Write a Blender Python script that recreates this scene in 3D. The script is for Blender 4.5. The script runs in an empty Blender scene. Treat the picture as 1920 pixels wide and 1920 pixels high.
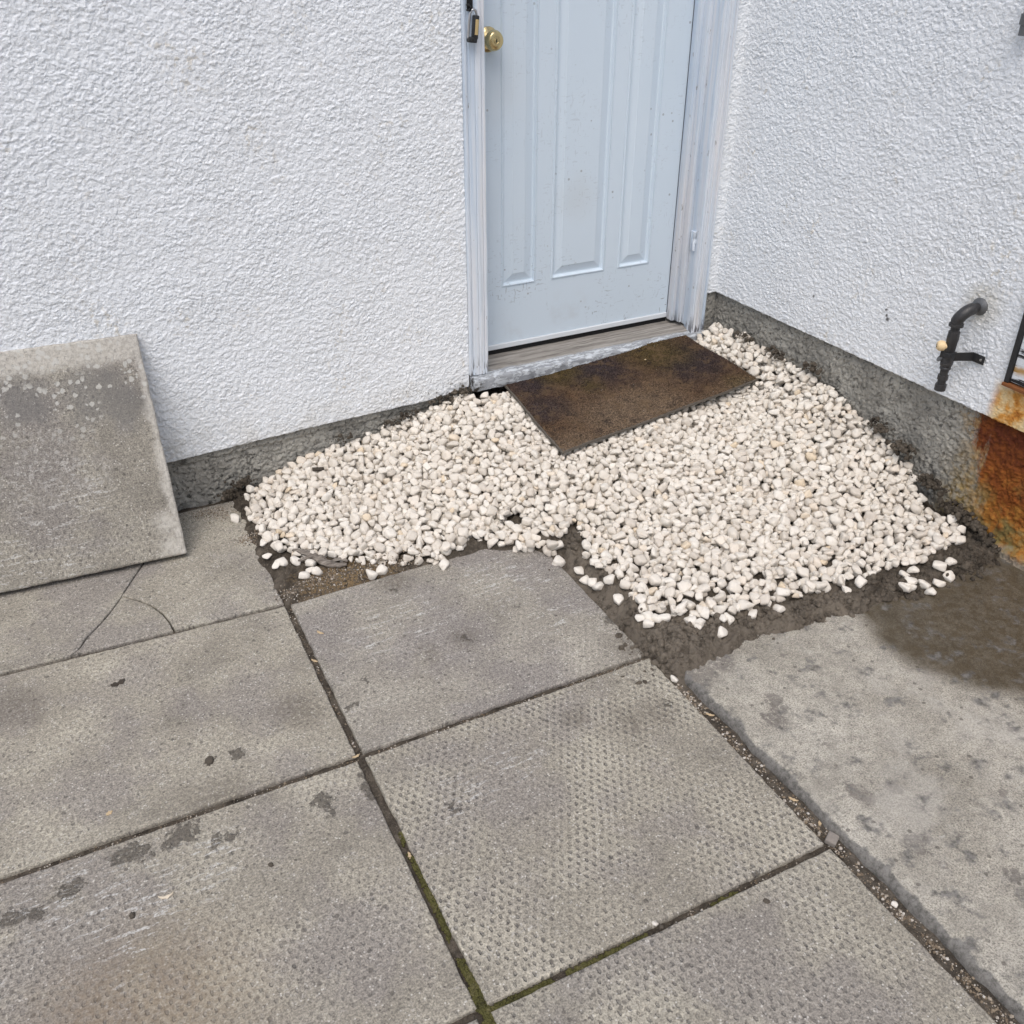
import bpy, bmesh, math, random
import numpy as np
from mathutils import Vector, Matrix
D = bpy.data; SC = bpy.context.scene; COL = SC.collection
random.seed(7); RNG = np.random.default_rng(7)
rad = math.radians

# ------------------------------------------------------------------ camera, light, exposure
cam = D.cameras.new('camera'); cam_o = D.objects.new('camera', cam); COL.objects.link(cam_o)
CR = ((0.88501329, 0.24087712, -0.39840895), (-0.4655621, 0.46128069, -0.755296), (0.00184483, 0.85393111, 0.5203828))
CC = (-2.2328, -2.63648, 1.48674)
cam_o.matrix_world = Matrix.Translation(CC) @ Matrix(CR).to_4x4()
cam.sensor_width = 36; cam.sensor_height = 36; cam.sensor_fit = 'AUTO'; cam.lens = 1771.80 / 1920 * 36
cam.clip_start = 0.05; cam.clip_end = 1000
SC.camera = cam_o
SUN_EL, SUN_AZ = rad(58), rad(218)          # azimuth clockwise from +y
w = D.worlds.new('World'); SC.world = w; w.use_nodes = True
wn = w.node_tree; wn.nodes.clear()
sky = wn.nodes.new('ShaderNodeTexSky'); sky.sky_type = 'NISHITA'; sky.sun_disc = False
sky.sun_elevation = SUN_EL; sky.sun_rotation = SUN_AZ; sky.air_density = 1.0; sky.dust_density = 4.0; sky.ozone_density = 1.0
hs = wn.nodes.new('ShaderNodeHueSaturation'); hs.inputs['Saturation'].default_value = 0.95   # cloud cover greys the sky
bg = wn.nodes.new('ShaderNodeBackground'); bg.inputs[1].default_value = 0.134
wo = wn.nodes.new('ShaderNodeOutputWorld')
wn.links.new(sky.outputs[0], hs.inputs['Color']); wn.links.new(hs.outputs[0], bg.inputs[0]); wn.links.new(bg.outputs[0], wo.inputs[0])
sun = D.lights.new('sun', 'SUN'); sun.energy = 1.1; sun.angle = rad(42); sun.color = (1.0, 0.985, 0.965)
sun_o = D.objects.new('sun', sun); COL.objects.link(sun_o)
sd = Vector((math.sin(SUN_AZ) * math.cos(SUN_EL), math.cos(SUN_AZ) * math.cos(SUN_EL), math.sin(SUN_EL)))
sun_o.rotation_euler = sd.to_track_quat('Z', 'Y').to_euler(); sun_o.location = (0, 0, 8)
SC.view_settings.view_transform = 'Standard'; SC.view_settings.look = 'None'
SC.view_settings.exposure = 0.17; SC.view_settings.gamma = 1.0; SC.view_settings.use_curve_mapping = False

# ------------------------------------------------------------------ pixel (1920 px photo) -> point, used to read places off the photo
_R = np.array(CR); _C = np.array(CC)
def hit(px, py, axis, val):
    d = _R @ np.array([(px - 960) / 1771.8, -(py - 960) / 1771.8, -1.0]); t = (val - _C[axis]) / d[axis]
    return _C + t * d
def G(px, py, z=0.0):
    return hit(px, py, 2, z)

# ------------------------------------------------------------------ numpy noise
_perm = np.random.default_rng(3).permutation(4096)
_ang = np.random.default_rng(4).random(4096) * 2 * np.pi
def pnoise(x, y, seed=0):
    x = np.asarray(x, float); y = np.asarray(y, float)
    xi = np.floor(x).astype(int); yi = np.floor(y).astype(int); fx = x - xi; fy = y - yi
    def g(ix, iy, dx, dy):
        h = _perm[(ix + _perm[(iy + seed * 131) & 4095]) & 4095]
        return np.cos(_ang[h]) * dx + np.sin(_ang[h]) * dy
    u = fx * fx * fx * (fx * (fx * 6 - 15) + 10); v = fy * fy * fy * (fy * (fy * 6 - 15) + 10)
    a = g(xi, yi, fx, fy); b = g(xi + 1, yi, fx - 1, fy); c = g(xi, yi + 1, fx, fy - 1); d = g(xi + 1, yi + 1, fx - 1, fy - 1)
    return ((a * (1 - u) + b * u) * (1 - v) + (c * (1 - u) + d * u) * v) * 1.5
def fbm(x, y, seed=0, o=4):
    s = 0; a = 1.0
    for i in range(o):
        s = s + a * pnoise(x * 2 ** i, y * 2 ** i, seed + i); a *= 0.5
    return s
def sstep(a, b, x):
    t = np.clip((x - a) / (b - a), 0, 1); return t * t * (3 - 2 * t)
def in_poly(x, y, poly):
    c = np.zeros(np.shape(x), bool); n = len(poly)
    for i in range(n):
        x0, y0 = poly[i]; x1, y1 = poly[(i + 1) % n]
        m = (y0 > y) != (y1 > y)
        xx = (x1 - x0) * (y - y0) / ((y1 - y0) if abs(y1 - y0) > 1e-12 else 1e-12) + x0
        c ^= m & (x < xx)
    return c
def poly_sd(x, y, poly):                    # signed distance, positive inside
    d = np.full(np.shape(x), 1e9); n = len(poly)
    for i in range(n):
        ax, ay = poly[i]; bx, by = poly[(i + 1) % n]; ex, ey = bx - ax, by - ay
        t = np.clip(((x - ax) * ex + (y - ay) * ey) / (ex * ex + ey * ey + 1e-12), 0, 1)
        d = np.minimum(d, np.hypot(x - ax - t * ex, y - ay - t * ey))
    return np.where(in_poly(x, y, poly), d, -d)

# ------------------------------------------------------------------ object helpers
def link(name, me, mat=None, parent=None, loc=(0, 0, 0)):
    o = D.objects.new(name, me); COL.objects.link(o); o.location = loc
    if mat is not None and me is not None:
        me.materials.clear(); me.materials.append(mat)
    if parent is not None: o.parent = parent
    return o
def tag(o, label=None, cat=None, group=None, kind=None):
    if label: o['label'] = label
    if cat: o['category'] = cat
    if group: o['group'] = group
    if kind: o['kind'] = kind
    return o
def empty(name, loc, label, cat, group=None):
    o = D.objects.new(name, None); COL.objects.link(o); o.location = loc; o.empty_display_size = 0.1
    return tag(o, label, cat, group)
def np_mesh(name, verts, faces, smooth=True):
    """verts (n,3); faces list of index arrays (m,k)"""
    if not isinstance(faces, (list, tuple)): faces = [faces]
    me = D.meshes.new(name); me.vertices.add(len(verts)); me.vertices.foreach_set('co', np.ascontiguousarray(verts, np.float32).ravel())
    idx = np.concatenate([f.ravel() for f in faces]); tot = np.concatenate([np.full(len(f), f.shape[1]) for f in faces])
    me.loops.add(len(idx)); me.loops.foreach_set('vertex_index', idx.astype(np.int32))
    st = np.concatenate([[0], np.cumsum(tot)[:-1]])
    me.polygons.add(len(tot)); me.polygons.foreach_set('loop_start', st.astype(np.int32)); me.polygons.foreach_set('loop_total', tot.astype(np.int32))
    me.polygons.foreach_set('use_smooth', np.full(len(tot), smooth))
    me.update(calc_edges=True); me.validate(); return me
def grid_faces(nx, ny, off=0, flip=False):
    i, j = np.meshgrid(np.arange(nx - 1), np.arange(ny - 1), indexing='ij'); a = (i * ny + j).ravel() + off
    f = np.stack([a, a + ny, a + ny + 1, a + 1], 1)
    return f[:, ::-1] if flip else f
class MB:
    def __init__(s): s.bm = bmesh.new()
    def box(s, lo, hi, bevel=0.0, seg=2):
        b = bmesh.new(); bmesh.ops.create_cube(b, size=1)
        for v in b.verts: v.co = Vector([(lo[k] + hi[k]) / 2 + v.co[k] * (hi[k] - lo[k]) for k in range(3)])
        if bevel: bmesh.ops.bevel(b, geom=list(b.edges), offset=bevel, segments=seg, affect='EDGES', profile=0.5)
        return s._add(b)
    def _add(s, b, M=None):
        if M is not None: bmesh.ops.transform(b, matrix=M, verts=b.verts)
        t = D.meshes.new('t'); b.to_mesh(t); b.free(); s.bm.from_mesh(t); D.meshes.remove(t); return s
    def lathe(s, prof, origin, axis, seg=28):
        """prof: list of (dist along axis, radius)"""
        ax = Vector(axis).normalized(); q = Vector((0, 0, 1)).rotation_difference(ax); b = bmesh.new(); rings = []
        for d, r in prof:
            if r < 1e-6: rings.append([b.verts.new((0, 0, d))])
            else: rings.append([b.verts.new((r * math.cos(2 * math.pi * k / seg), r * math.sin(2 * math.pi * k / seg), d)) for k in range(seg)])
        for r0, r1 in zip(rings, rings[1:]):
            if len(r0) == 1 and len(r1) == 1: continue
            for k in range(seg):
                l = (k + 1) % seg
                if len(r0) == 1: b.faces.new((r0[0], r1[k], r1[l]))
                elif len(r1) == 1: b.faces.new((r0[k], r0[l], r1[0]))
                else: b.faces.new((r0[k], r0[l], r1[l], r1[k]))
        for rr, rev in ((rings[0], True), (rings[-1], False)):
            if len(rr) > 2: b.faces.new(rr[::-1] if rev else rr)
        bmesh.ops.recalc_face_normals(b, faces=b.faces)
        return s._add(b, Matrix.Translation(origin) @ q.to_matrix().to_4x4())
    def tube(s, pts, radii, seg=14, flat=1.0):
        b = bmesh.new(); pts = [Vector(p) for p in pts]; rings = []; up = Vector((0.13, 0.21, 1)).normalized()
        for i, p in enumerate(pts):
            t = (pts[min(i + 1, len(pts) - 1)] - pts[max(i - 1, 0)]).normalized(); x = t.cross(up)
            if x.length < 1e-3: x = t.cross(Vector((1, 0, 0)))
            x.normalize(); y = x.cross(t).normalized(); r = radii[i] if not isinstance(radii, (int, float)) else radii
            rings.append([b.verts.new(p + x * r * math.cos(2 * math.pi * k / seg) + y * r * flat * math.sin(2 * math.pi * k / seg)) for k in range(seg)])
        for r0, r1 in zip(rings, rings[1:]):
            for k in range(seg): b.faces.new((r0[k], r0[(k + 1) % seg], r1[(k + 1) % seg], r1[k]))
        b.faces.new(rings[0][::-1]); b.faces.new(rings[-1])
        bmesh.ops.recalc_face_normals(b, faces=b.faces); return s._add(b)
    def profile(s, pts, z0, z1, n=2):
        """closed (x,y) outline extruded in z"""
        b = bmesh.new(); rings = [[b.verts.new((x, y, z0 + (z1 - z0) * k / (n - 1))) for x, y in pts] for k in range(n)]
        m = len(pts)
        for r0, r1 in zip(rings, rings[1:]):
            for k in range(m): b.faces.new((r0[k], r0[(k + 1) % m], r1[(k + 1) % m], r1[k]))
        b.faces.new(rings[0][::-1]); b.faces.new(rings[-1]); bmesh.ops.recalc_face_normals(b, faces=b.faces); return s._add(b)
    def build(s, name, mat, parent=None, loc=(0, 0, 0), smooth=None):
        me = D.meshes.new(name); s.bm.to_mesh(me); s.bm.free()
        if smooth:
            me.polygons.foreach_set('use_smooth', np.full(len(me.polygons), True))
            try: me.set_sharp_from_angle(angle=rad(smooth))
            except Exception: pass
        o = link(name, me, mat, parent, (0, 0, 0) if parent is None else tuple(Vector(loc)))
        if parent is None: o.location = loc
        return o
def child(o, parent):
    """parent keeping world coordinates of a mesh modelled in world space"""
    o.parent = parent; o.location = Vector(o.location) - parent.matrix_world.translation if False else Vector(o.location) - Vector(parent.location)
    return o

# ------------------------------------------------------------------ shader helpers
class NT:
    def __init__(s, name):
        s.m = D.materials.new(name); s.m.use_nodes = True; s.t = s.m.node_tree; s.t.nodes.clear()
        s.out = s.n('ShaderNodeOutputMaterial'); s.b = s.n('ShaderNodeBsdfPrincipled'); s.t.links.new(s.b.outputs[0], s.out.inputs[0])
        s.geo = s.n('ShaderNodeNewGeometry'); s.tc = s.n('ShaderNodeTexCoord')
        s.pos = s.geo.outputs['Position']; s.ob = s.tc.outputs['Object']
    def n(s, k): return s.t.nodes.new(k)
    def put(s, sock, v):
        if isinstance(v, bpy.types.NodeSocket): s.t.links.new(v, sock)
        elif v is not None:
            if isinstance(v, (tuple, list)) and len(v) == 3 and len(getattr(sock, 'default_value', (0, 0, 0))) == 4: v = (*v, 1)
            sock.default_value = v
    def math(s, op, a, b=None, c=None, clamp=False):
        n = s.n('ShaderNodeMath'); n.operation = op; n.use_clamp = clamp; s.put(n.inputs[0], a); s.put(n.inputs[1], b)
        if c is not None: s.put(n.inputs[2], c)
        return n.outputs[0]
    def add(s, a, b): return s.math('ADD', a, b)
    def sub(s, a, b): return s.math('SUBTRACT', a, b)
    def mul(s, a, b): return s.math('MULTIPLY', a, b)
    def vm(s, op, a, b=None):
        n = s.n('ShaderNodeVectorMath'); n.operation = op; s.put(n.inputs[0], a); s.put(n.inputs[1], b)
        return n.outputs['Value'] if op in ('DISTANCE', 'LENGTH', 'DOT_PRODUCT') else n.outputs[0]
    def xyz(s, v):
        n = s.n('ShaderNodeSeparateXYZ'); s.put(n.inputs[0], v); return n.outputs
    def map(s, v, scale=(1, 1, 1), loc=(0, 0, 0), rot=(0, 0, 0)):
        n = s.n('ShaderNodeMapping'); s.put(n.inputs[0], v); n.inputs['Scale'].default_value = scale; n.inputs['Location'].default_value = loc; n.inputs['Rotation'].default_value = rot
        return n.outputs[0]
    def noise(s, v, scale, detail=4, rough=0.55, dist=0.0, color=False):
        n = s.n('ShaderNodeTexNoise'); s.put(n.inputs['Vector'], v); n.inputs['Scale'].default_value = scale; n.inputs['Detail'].default_value = detail
        n.inputs['Roughness'].default_value = rough; n.inputs['Distortion'].default_value = dist
        return n.outputs['Color'] if color else n.outputs[0]
    def vor(s, v, scale, feature='F1', out='Distance', rnd=1.0, dim='3D'):
        n = s.n('ShaderNodeTexVoronoi'); n.voronoi_dimensions = dim; n.feature = feature; s.put(n.inputs['Vector'], v); n.inputs['Scale'].default_value = scale; n.inputs['Randomness'].default_value = rnd
        return n.outputs[out]
    def step(s, x, a, b):                  # smooth ramp a..b -> 0..1 (a may exceed b)
        n = s.n('ShaderNodeMapRange'); n.interpolation_type = 'SMOOTHSTEP'; s.put(n.inputs[0], x)
        if a < b: n.inputs[1].default_value = a; n.inputs[2].default_value = b
        else: n.inputs[1].default_value = b; n.inputs[2].default_value = a; n.inputs[3].default_value = 1; n.inputs[4].default_value = 0
        return n.outputs[0]
    def mix(s, f, a, b, blend='MIX'):
        n = s.n('ShaderNodeMix'); n.data_type = 'RGBA'; n.blend_type = blend; s.put(n.inputs[0], f); s.put(n.inputs[6], a); s.put(n.inputs[7], b); return n.outputs[2]
    def ramp(s, f, stops):
        n = s.n('ShaderNodeValToRGB'); s.put(n.inputs[0], f); e = n.color_ramp.elements
        while len(e) < len(stops): e.new(0.5)
        for k, (p, c) in enumerate(stops): e[k].position = p; e[k].color = (*c, 1)
        return n.outputs[0]
    def bump(s, h, strength=1.0, dist=0.001, normal=None):
        n = s.n('ShaderNodeBump'); n.inputs['Strength'].default_value = strength; n.inputs['Distance'].default_value = dist; s.put(n.inputs['Height'], h)
        if normal is not None: s.put(n.inputs['Normal'], normal)
        return n.outputs[0]
    def warp(s, v, scale, amt, detail=3):
        c = s.noise(v, scale, detail, 0.55, color=True)
        c = s.vm('SUBTRACT', c, (0.5, 0.5, 0.5)); n = s.n('ShaderNodeVectorMath'); n.operation = 'SCALE'; s.put(n.inputs[0], c); n.inputs['Scale'].default_value = amt
        return s.vm('ADD', v, n.outputs[0])
    def spots(s, v, lst, soft=0.35):
        """union of blobs: (x, y, z, radius) -> 0..1"""
        r = None
        for x, y, z, rr in lst:
            d = s.math('DIVIDE', s.vm('DISTANCE', v, (x, y, z)), rr); r = d if r is None else s.math('MINIMUM', r, d)
        return s.step(r, 1 + soft, 1 - soft)
    def done(s, color=None, rough=0.8, metal=0.0, normal=None, spec=0.3):
        s.put(s.b.inputs['Base Color'], color); s.put(s.b.inputs['Roughness'], rough); s.put(s.b.inputs['Metallic'], metal)
        s.b.inputs['Specular IOR Level'].default_value = spec
        if normal is not None: s.put(s.b.inputs['Normal'], normal)
        return s.m

# ------------------------------------------------------------------ materials
def m_stucco():
    t = NT('white stucco'); p = t.pos
    base = t.mix(t.noise(p, 2.2, 4), (0.775, 0.815, 0.855), (0.82, 0.85, 0.88))
    patch = t.mul(t.step(t.noise(p, 6, 3), 0.52, 0.70), t.step(t.noise(p, 60, 3), 0.52, 0.66))
    base = t.mix(t.mul(patch, 0.6), base, (0.58, 0.53, 0.43))
    cr_ = t.mul(t.step(t.math('ABSOLUTE', t.sub(t.noise(t.warp(p, 18, .03), 34, 4, .6), .5)), .016, .004), t.step(t.noise(p, 4, 4), .44, .60))
    base = t.mix(t.mul(cr_, .35), base, (0.42, 0.40, 0.36))
    x, y, z = t.xyz(p)[:3]
    # mould specks low on the wall by the door, rust below the wooden hatch
    low = t.mul(t.step(z, 0.30, 0.20), t.step(t.noise(p, 95, 2), 0.60, 0.68))
    near = t.step(t.math('ABSOLUTE', t.add(x, 1.12)), 0.22, 0.06)
    base = t.mix(t.mul(low, t.add(0.12, t.mul(near, 0.8))), base, (0.09, 0.085, 0.075))
    base = t.mix(t.mul(t.step(z, 0.30, 0.17), t.mul(t.step(t.noise(p, 14, 4), 0.35, 0.7), 0.45)), base, (0.55, 0.53, 0.47))
    pw = t.warp(p, 9, 0.05); px, py, pz = t.xyz(pw)[:3]
    rust = t.mul(t.step(py, -1.165, -1.20), t.step(pz, 0.495, 0.46))
    rc = t.ramp(t.noise(p, 22, 5, 0.65), [(0.30, (0.30, 0.09, 0.015)), (0.45, (0.62, 0.30, 0.07)), (0.60, (0.74, 0.56, 0.30)), (0.75, (0.70, 0.60, 0.42))])
    base = t.mix(rust, base, rc)
    # a few dark nicks in the render
    base = t.mix(t.spots(t.warp(p, 40, 0.02), [(0, -0.772, .548, .005), (0, -0.775, .534, .006), (0, -0.777, .522, .006), (0, -0.475, 0.50, .0045), (0, -1.09, .367, .010)], 0.4), base, (0.16, 0.16, 0.16))
    ring = t.spots(t.warp(p, 40, 0.03), [(0, -1.075, .655, .055)], 0.5)
    base = t.mix(t.mul(ring, 0.45), base, (0.50, 0.47, 0.38))
    pl_ = t.warp(p, 70, .010, 2)
    h = t.add(t.mul(t.noise(p, 200, 3, 0.6), .35), t.add(t.mul(t.step(t.noise(pl_, 88, 2, .5), .47, .53), .55), t.mul(t.step(t.noise(pl_, 150, 1, .5), .46, .54), .40)))
    return t.done(base, 0.75, normal=t.bump(h, 0.55, 0.0014), spec=0.15)
def m_foundation():
    t = NT('grey parged concrete'); p = t.pos; x, y, z = t.xyz(p)[:3]
    base = t.ramp(t.noise(p, 9, 6, 0.65), [(0.30, (0.22, 0.215, 0.195)), (0.5, (0.335, 0.326, 0.295)), (0.72, (0.44, 0.43, 0.39))])
    base = t.mix(t.mul(t.step(t.noise(p, 70, 3), 0.54, 0.66), 0.7), base, (0.075, 0.073, 0.068))
    mold = t.mul(t.step(t.noise(p, 26, 4, 0.7), 0.56, 0.66), t.step(z, 0.30, 0.05))
    base = t.mix(t.mul(mold, 0.8), base, (0.02, 0.02, 0.018))
    # rust run-off beyond the pipe
    pw = t.warp(t.warp(p, 7, 0.10, 5), 30, .035, 4); wx, wy, wz = t.xyz(pw)[:3]
    al = t.add(wy, t.mul(wz, -0.25))           # stain front leans a little
    olive = t.step(wy, -1.03, -1.15); red = t.step(t.add(al, t.mul(t.sub(t.noise(t.map(p, (1, 30, 8)), 1, 5, .75), .5), .24)), -1.205, -1.265)
    oc = t.ramp(t.noise(p, 30, 5, 0.7), [(0.33, (0.13, 0.10, 0.03)), (0.5, (0.29, 0.195, 0.055)), (0.68, (0.36, 0.29, 0.14))])
    rc = t.ramp(t.add(t.mul(wz, 1.0), t.mul(t.noise(p, 20, 7, 0.75), 0.80)), [(0.36, (0.34, 0.23, 0.09)), (0.47, (0.36, 0.165, 0.035)), (0.60, (0.25, 0.078, 0.018)), (0.80, (0.115, 0.031, 0.014))])
    rc = t.mix(t.mul(t.step(t.noise(p, 12, 4), 0.5, 0.65), t.step(wz, 0.26, 0.10)), rc, (0.20, 0.16, 0.06))
    base = t.mix(t.mul(t.mul(t.mul(olive, t.step(wz, 0.32, 0.10)), t.add(.4, t.mul(t.step(t.noise(p, 35, 4, .7), .40, .6), .6))), 0.85), base, oc)
    org = t.mul(t.step(al, -1.15, -1.235), t.step(t.noise(p, 26, 5, .75), .40, .56))
    base = t.mix(t.mul(org, .8), base, t.mix(t.noise(p, 60, 3), (0.30, 0.17, 0.05), (0.42, 0.30, 0.14)))
    base = t.mix(red, base, rc)
    foot = t.mul(t.step(wz, 0.045, 0.025), t.step(y, -1.20, -1.27))
    base = t.mix(t.mul(foot, 0.8), base, (0.30, 0.28, 0.24))
    h = t.add(t.noise(p, 85, 5, 0.65), t.mul(t.noise(p, 300, 3), 0.4))
    return t.done(base, 0.9, normal=t.bump(h, 1.0, 0.0045), spec=0.2)
def m_door():
    t = NT('pale blue-grey painted steel'); p = t.pos
    base = t.mix(t.noise(p, 3.5, 4), (0.575, 0.675, 0.765), (0.62, 0.705, 0.785))
    x, y, z = t.xyz(p)[:3]
    # scuffs: short, slanted, more of them low down
    lowm = t.add(0.15, t.mul(t.step(z, 0.62, 0.30), 0.6))
    sc = t.step(t.noise(t.map(t.warp(p, 20, .02), (40, 30, 150), rot=(0, 0.5, 0)), 1.0, 2), 0.635, 0.66)
    sc2 = t.step(t.noise(t.map(p, (150, 40, 40), rot=(0, -0.35, 0)), 1.0, 2), 0.64, 0.67)
    zone = t.step(t.noise(p, 5, 2), 0.42, 0.58)
    base = t.mix(t.mul(t.mul(t.math('MAXIMUM', sc, sc2), t.mul(lowm, 0.9)), zone), base, (0.13, 0.14, 0.15))
    dots = t.mul(t.step(t.vor(p, 28), 0.13, 0.09), t.step(t.noise(p, 9, 2), 0.55, 0.62))
    base = t.mix(t.mul(dots, 0.6), base, (0.22, 0.23, 0.24))
    base = t.mix(t.mul(t.step(t.noise(p, 7, 5, 0.6), 0.55, 0.75), t.mul(t.step(z, 0.55, 0.28), 0.35)), base, (0.42, 0.44, 0.46))
    smudge = t.spots(t.warp(p, 16, .05), [(-0.86, .095, 1.10, .09), (-0.55, .095, .75, .06)], 0.9)
    base = t.mix(t.mul(smudge, 0.18), base, (0.45, 0.45, 0.42))
    return t.done(base, 0.42, normal=t.bump(t.noise(p, 160, 2), 0.12, 0.0006), spec=0.4)
def m_trim():
    t = NT('weathered blue-white paint'); p = t.pos
    st = t.noise(t.map(p, (110, 110, 2.2)), 1.0, 5, 0.65); st2 = t.noise(t.map(p, (28, 28, 1.1)), 1.0, 4)
    base = t.ramp(st2, [(0.32, (0.42, 0.53, 0.67)), (0.48, (0.60, 0.67, 0.75)), (0.66, (0.70, 0.70, 0.72))])
    base = t.mix(t.mul(t.step(st, 0.55, 0.72), 0.55), base, (0.36, 0.41, 0.47))
    base = t.mix(t.mul(t.step(st, 0.42, 0.30), 0.6), base, (0.76, 0.78, 0.80))
    chip = t.mul(t.step(t.noise(t.map(p, (60, 60, 24)), 1.0, 4, .6), 0.66, 0.69), 0.7)
    base = t.mix(chip, base, (0.27, 0.26, 0.25))
    x, y, z = t.xyz(p)[:3]
    rot = t.mul(t.step(z, 0.33, 0.24), t.step(t.noise(t.map(p, (80, 80, 14)), 1.0, 4), 0.52, 0.6))
    base = t.mix(rot, base, (0.13, 0.13, 0.14))
    return t.done(base, 0.6, normal=t.bump(t.add(st, t.mul(chip, -0.5)), 0.6, 0.0018), spec=0.3)
def m_sill():
    t = NT('bare grey wood with flaking paint'); p = t.pos; x, y, z = t.xyz(p)[:3]
    gr = t.noise(t.map(p, (5, 130, 130)), 1.0, 5, 0.6)
    wood = t.ramp(gr, [(0.3, (0.115, 0.105, 0.095)), (0.5, (0.25, 0.235, 0.215)), (0.7, (0.36, 0.345, 0.32))])
    fl = t.noise(t.map(p, (26, 90, 60)), 1.0, 6, 0.7)
    front = t.step(t.add(y, t.mul(t.sub(fl, 0.5), 0.05)), 0.006, -0.006)
    paint = t.mul(t.mul(front, .85), t.step(fl, 0.47, 0.53))
    base = t.mix(t.mul(front, 0.7), wood, (0.30, 0.33, 0.37))
    base = t.mix(paint, base, (0.58, 0.62, 0.66))
    base = t.mix(t.mul(t.step(x, -0.95, -0.99), t.step(t.noise(p, 40, 3), .45, .6)), base, (0.05, 0.045, 0.04))
    return t.done(base, 0.8, normal=t.bump(t.add(t.mul(gr, .8), t.mul(paint, .6)), 0.8, 0.002), spec=0.2)
def slab_mat(name, seed, tint=(1, 1, 1), dimple=0.3, dark=(), mud=(), scuff=(), brown=(), dim_mask=None, rim=False, vec='world'):
    t = NT(name); p = t.pos if vec == 'world' else t.ob
    ps = t.map(p, loc=(seed * 3.7, seed * 1.3, 0))
    mul3 = lambda c: tuple(a * b for a, b in zip(c, tint))
    base = t.ramp(t.noise(ps, 5, 6, 0.62), [(0.30, mul3((0.205, 0.195, 0.176))), (0.47, mul3((0.285, 0.272, 0.242))), (0.66, mul3((0.365, 0.351, 0.312)))])
    cool = t.step(t.noise(t.map(ps, loc=(9, 4, 2)), 3.6, 5, .62), 0.44, 0.60)
    base = t.mix(t.mul(cool, 0.62), base, mul3((0.226, 0.214, 0.212)))
    g1 = t.noise(ps, 250, 3, 0.75); g2 = t.noise(ps, 100, 4, 0.7)
    base = t.mix(0.62, base, t.ramp(g1, [(0.34, (0.12, 0.12, 0.12)), (0.5, (0.5, 0.5, 0.5)), (0.68, (0.90, 0.90, 0.88))]), 'OVERLAY')
    base = t.mix(0.6, base, t.ramp(g2, [(0.3, (0.25, 0.25, 0.25)), (0.5, (0.5, 0.5, 0.5)), (0.7, (0.76, 0.76, 0.74))]), 'OVERLAY')
    wm = t.noise(t.warp(ps, 26, 0.03), 55, 2, .5); worm = t.mul(t.step(t.math('ABSOLUTE', t.sub(wm, .5)), .018, .006), t.step(t.noise(ps, 19, 3), .50, .62))
    base = t.mix(t.mul(worm, .38), base, (.55, .53, .50))
    # pale aggregate flecks, dark droplets
    fl = t.mul(t.step(t.vor(ps, 85, dim='2D'), 0.17, 0.10), t.step(t.noise(ps, 38, 2), 0.53, 0.60))
    base = t.mix(t.mul(fl, 0.75), base, (0.62, 0.60, 0.55))
    vd = t.vor(t.warp(ps, 60, 0.006), 20, dim='2D'); dr = t.mul(t.step(t.add(vd, t.mul(t.noise(ps, 13, 2), .16)), 0.165, 0.13), t.step(t.noise(ps, 7.3, 2), 0.42, 0.50))
    base = t.mix(t.mul(dr, 0.58), base, (0.075, 0.068, 0.062))
    vd2 = t.vor(t.warp(ps, 90, 0.004), 52, dim='2D'); dr2 = t.mul(t.step(vd2, 0.13, 0.09), t.step(t.noise(ps, 17, 2), 0.52, 0.60))
    base = t.mix(t.mul(dr2, 0.7), base, (0.09, 0.08, 0.072))
    rg = t.noise(ps, 95, 5, 0.7)
    pw = t.warp(t.warp(p, 28, 0.06, 5), 9, 0.06, 2)
    if brown: base = t.mix(t.mul(t.mul(t.spots(pw, brown, 0.85), t.add(.45, t.mul(t.step(rg, .38, .58), .55))), 0.6), base, (0.22, 0.165, 0.105))
    if dark: base = t.mix(t.mul(t.mul(t.spots(pw, dark, 0.8), t.add(.25, t.mul(t.step(rg, .42, .54), .75))), 0.6), base, (0.125, 0.108, 0.088))
    mh = None
    if mud:
        mh = t.mul(t.spots(t.warp(t.warp(p, 60, 0.05, 5), 24, 0.075, 4), mud, 0.22), t.step(rg, 0.40, 0.48)); base = t.mix(t.mul(mh, 0.80), base, t.ramp(t.noise(p, 130, 4, .7), [(.35, (0.055, 0.048, 0.04)), (.65, (0.15, 0.135, 0.112))]))
    if scuff:
        s1 = t.step(t.noise(t.map(t.warp(p, 30, 0.016), (15, 90, 50), rot=(0, 0, rad(-9))), 1.0, 4, .65), 0.55, 0.60)
        s2 = t.step(t.noise(p, 170, 3, .7), 0.46, 0.56)
        sp = t.spots(t.warp(p, 12, 0.1, 3), scuff, 0.5)
        base = t.mix(t.mul(t.mul(s1, t.add(0.15, t.mul(s2, 0.85))), t.mul(sp, 0.72)), base, (0.62, 0.62, 0.60))
    x, y, z = t.xyz(p)[:3]
    h = t.add(t.mul(g1, 0.35), t.mul(g2, 0.5))
    if dimple:
        q = t.warp(t.warp(p, 30, 0.008), 110, .004); qx, qy, qz = t.xyz(q)[:3]
        c = t.mul(t.math('COSINE', t.mul(qx, 2 * math.pi / 0.018)), t.math('COSINE', t.mul(qy, 2 * math.pi / 0.031)))
        d = t.mul(t.step(c, 0.40, 0.80), t.step(t.noise(ps, 40, 3, .6), .30, .52)); wear = t.step(t.noise(ps, 5, 5, 0.65), 0.38, 0.60)
        d = t.mul(d, t.add(0.10, t.mul(wear, 0.90)))
        base = t.mix(t.mul(d, 0.60 * min(1, .25 + dimple * .85)), base, (0.115, 0.11, 0.105))
        h = t.sub(h, t.mul(d, 2.4 * dimple))
    if mh is not None: h = t.add(h, t.mul(mh, 1.3))
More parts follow.
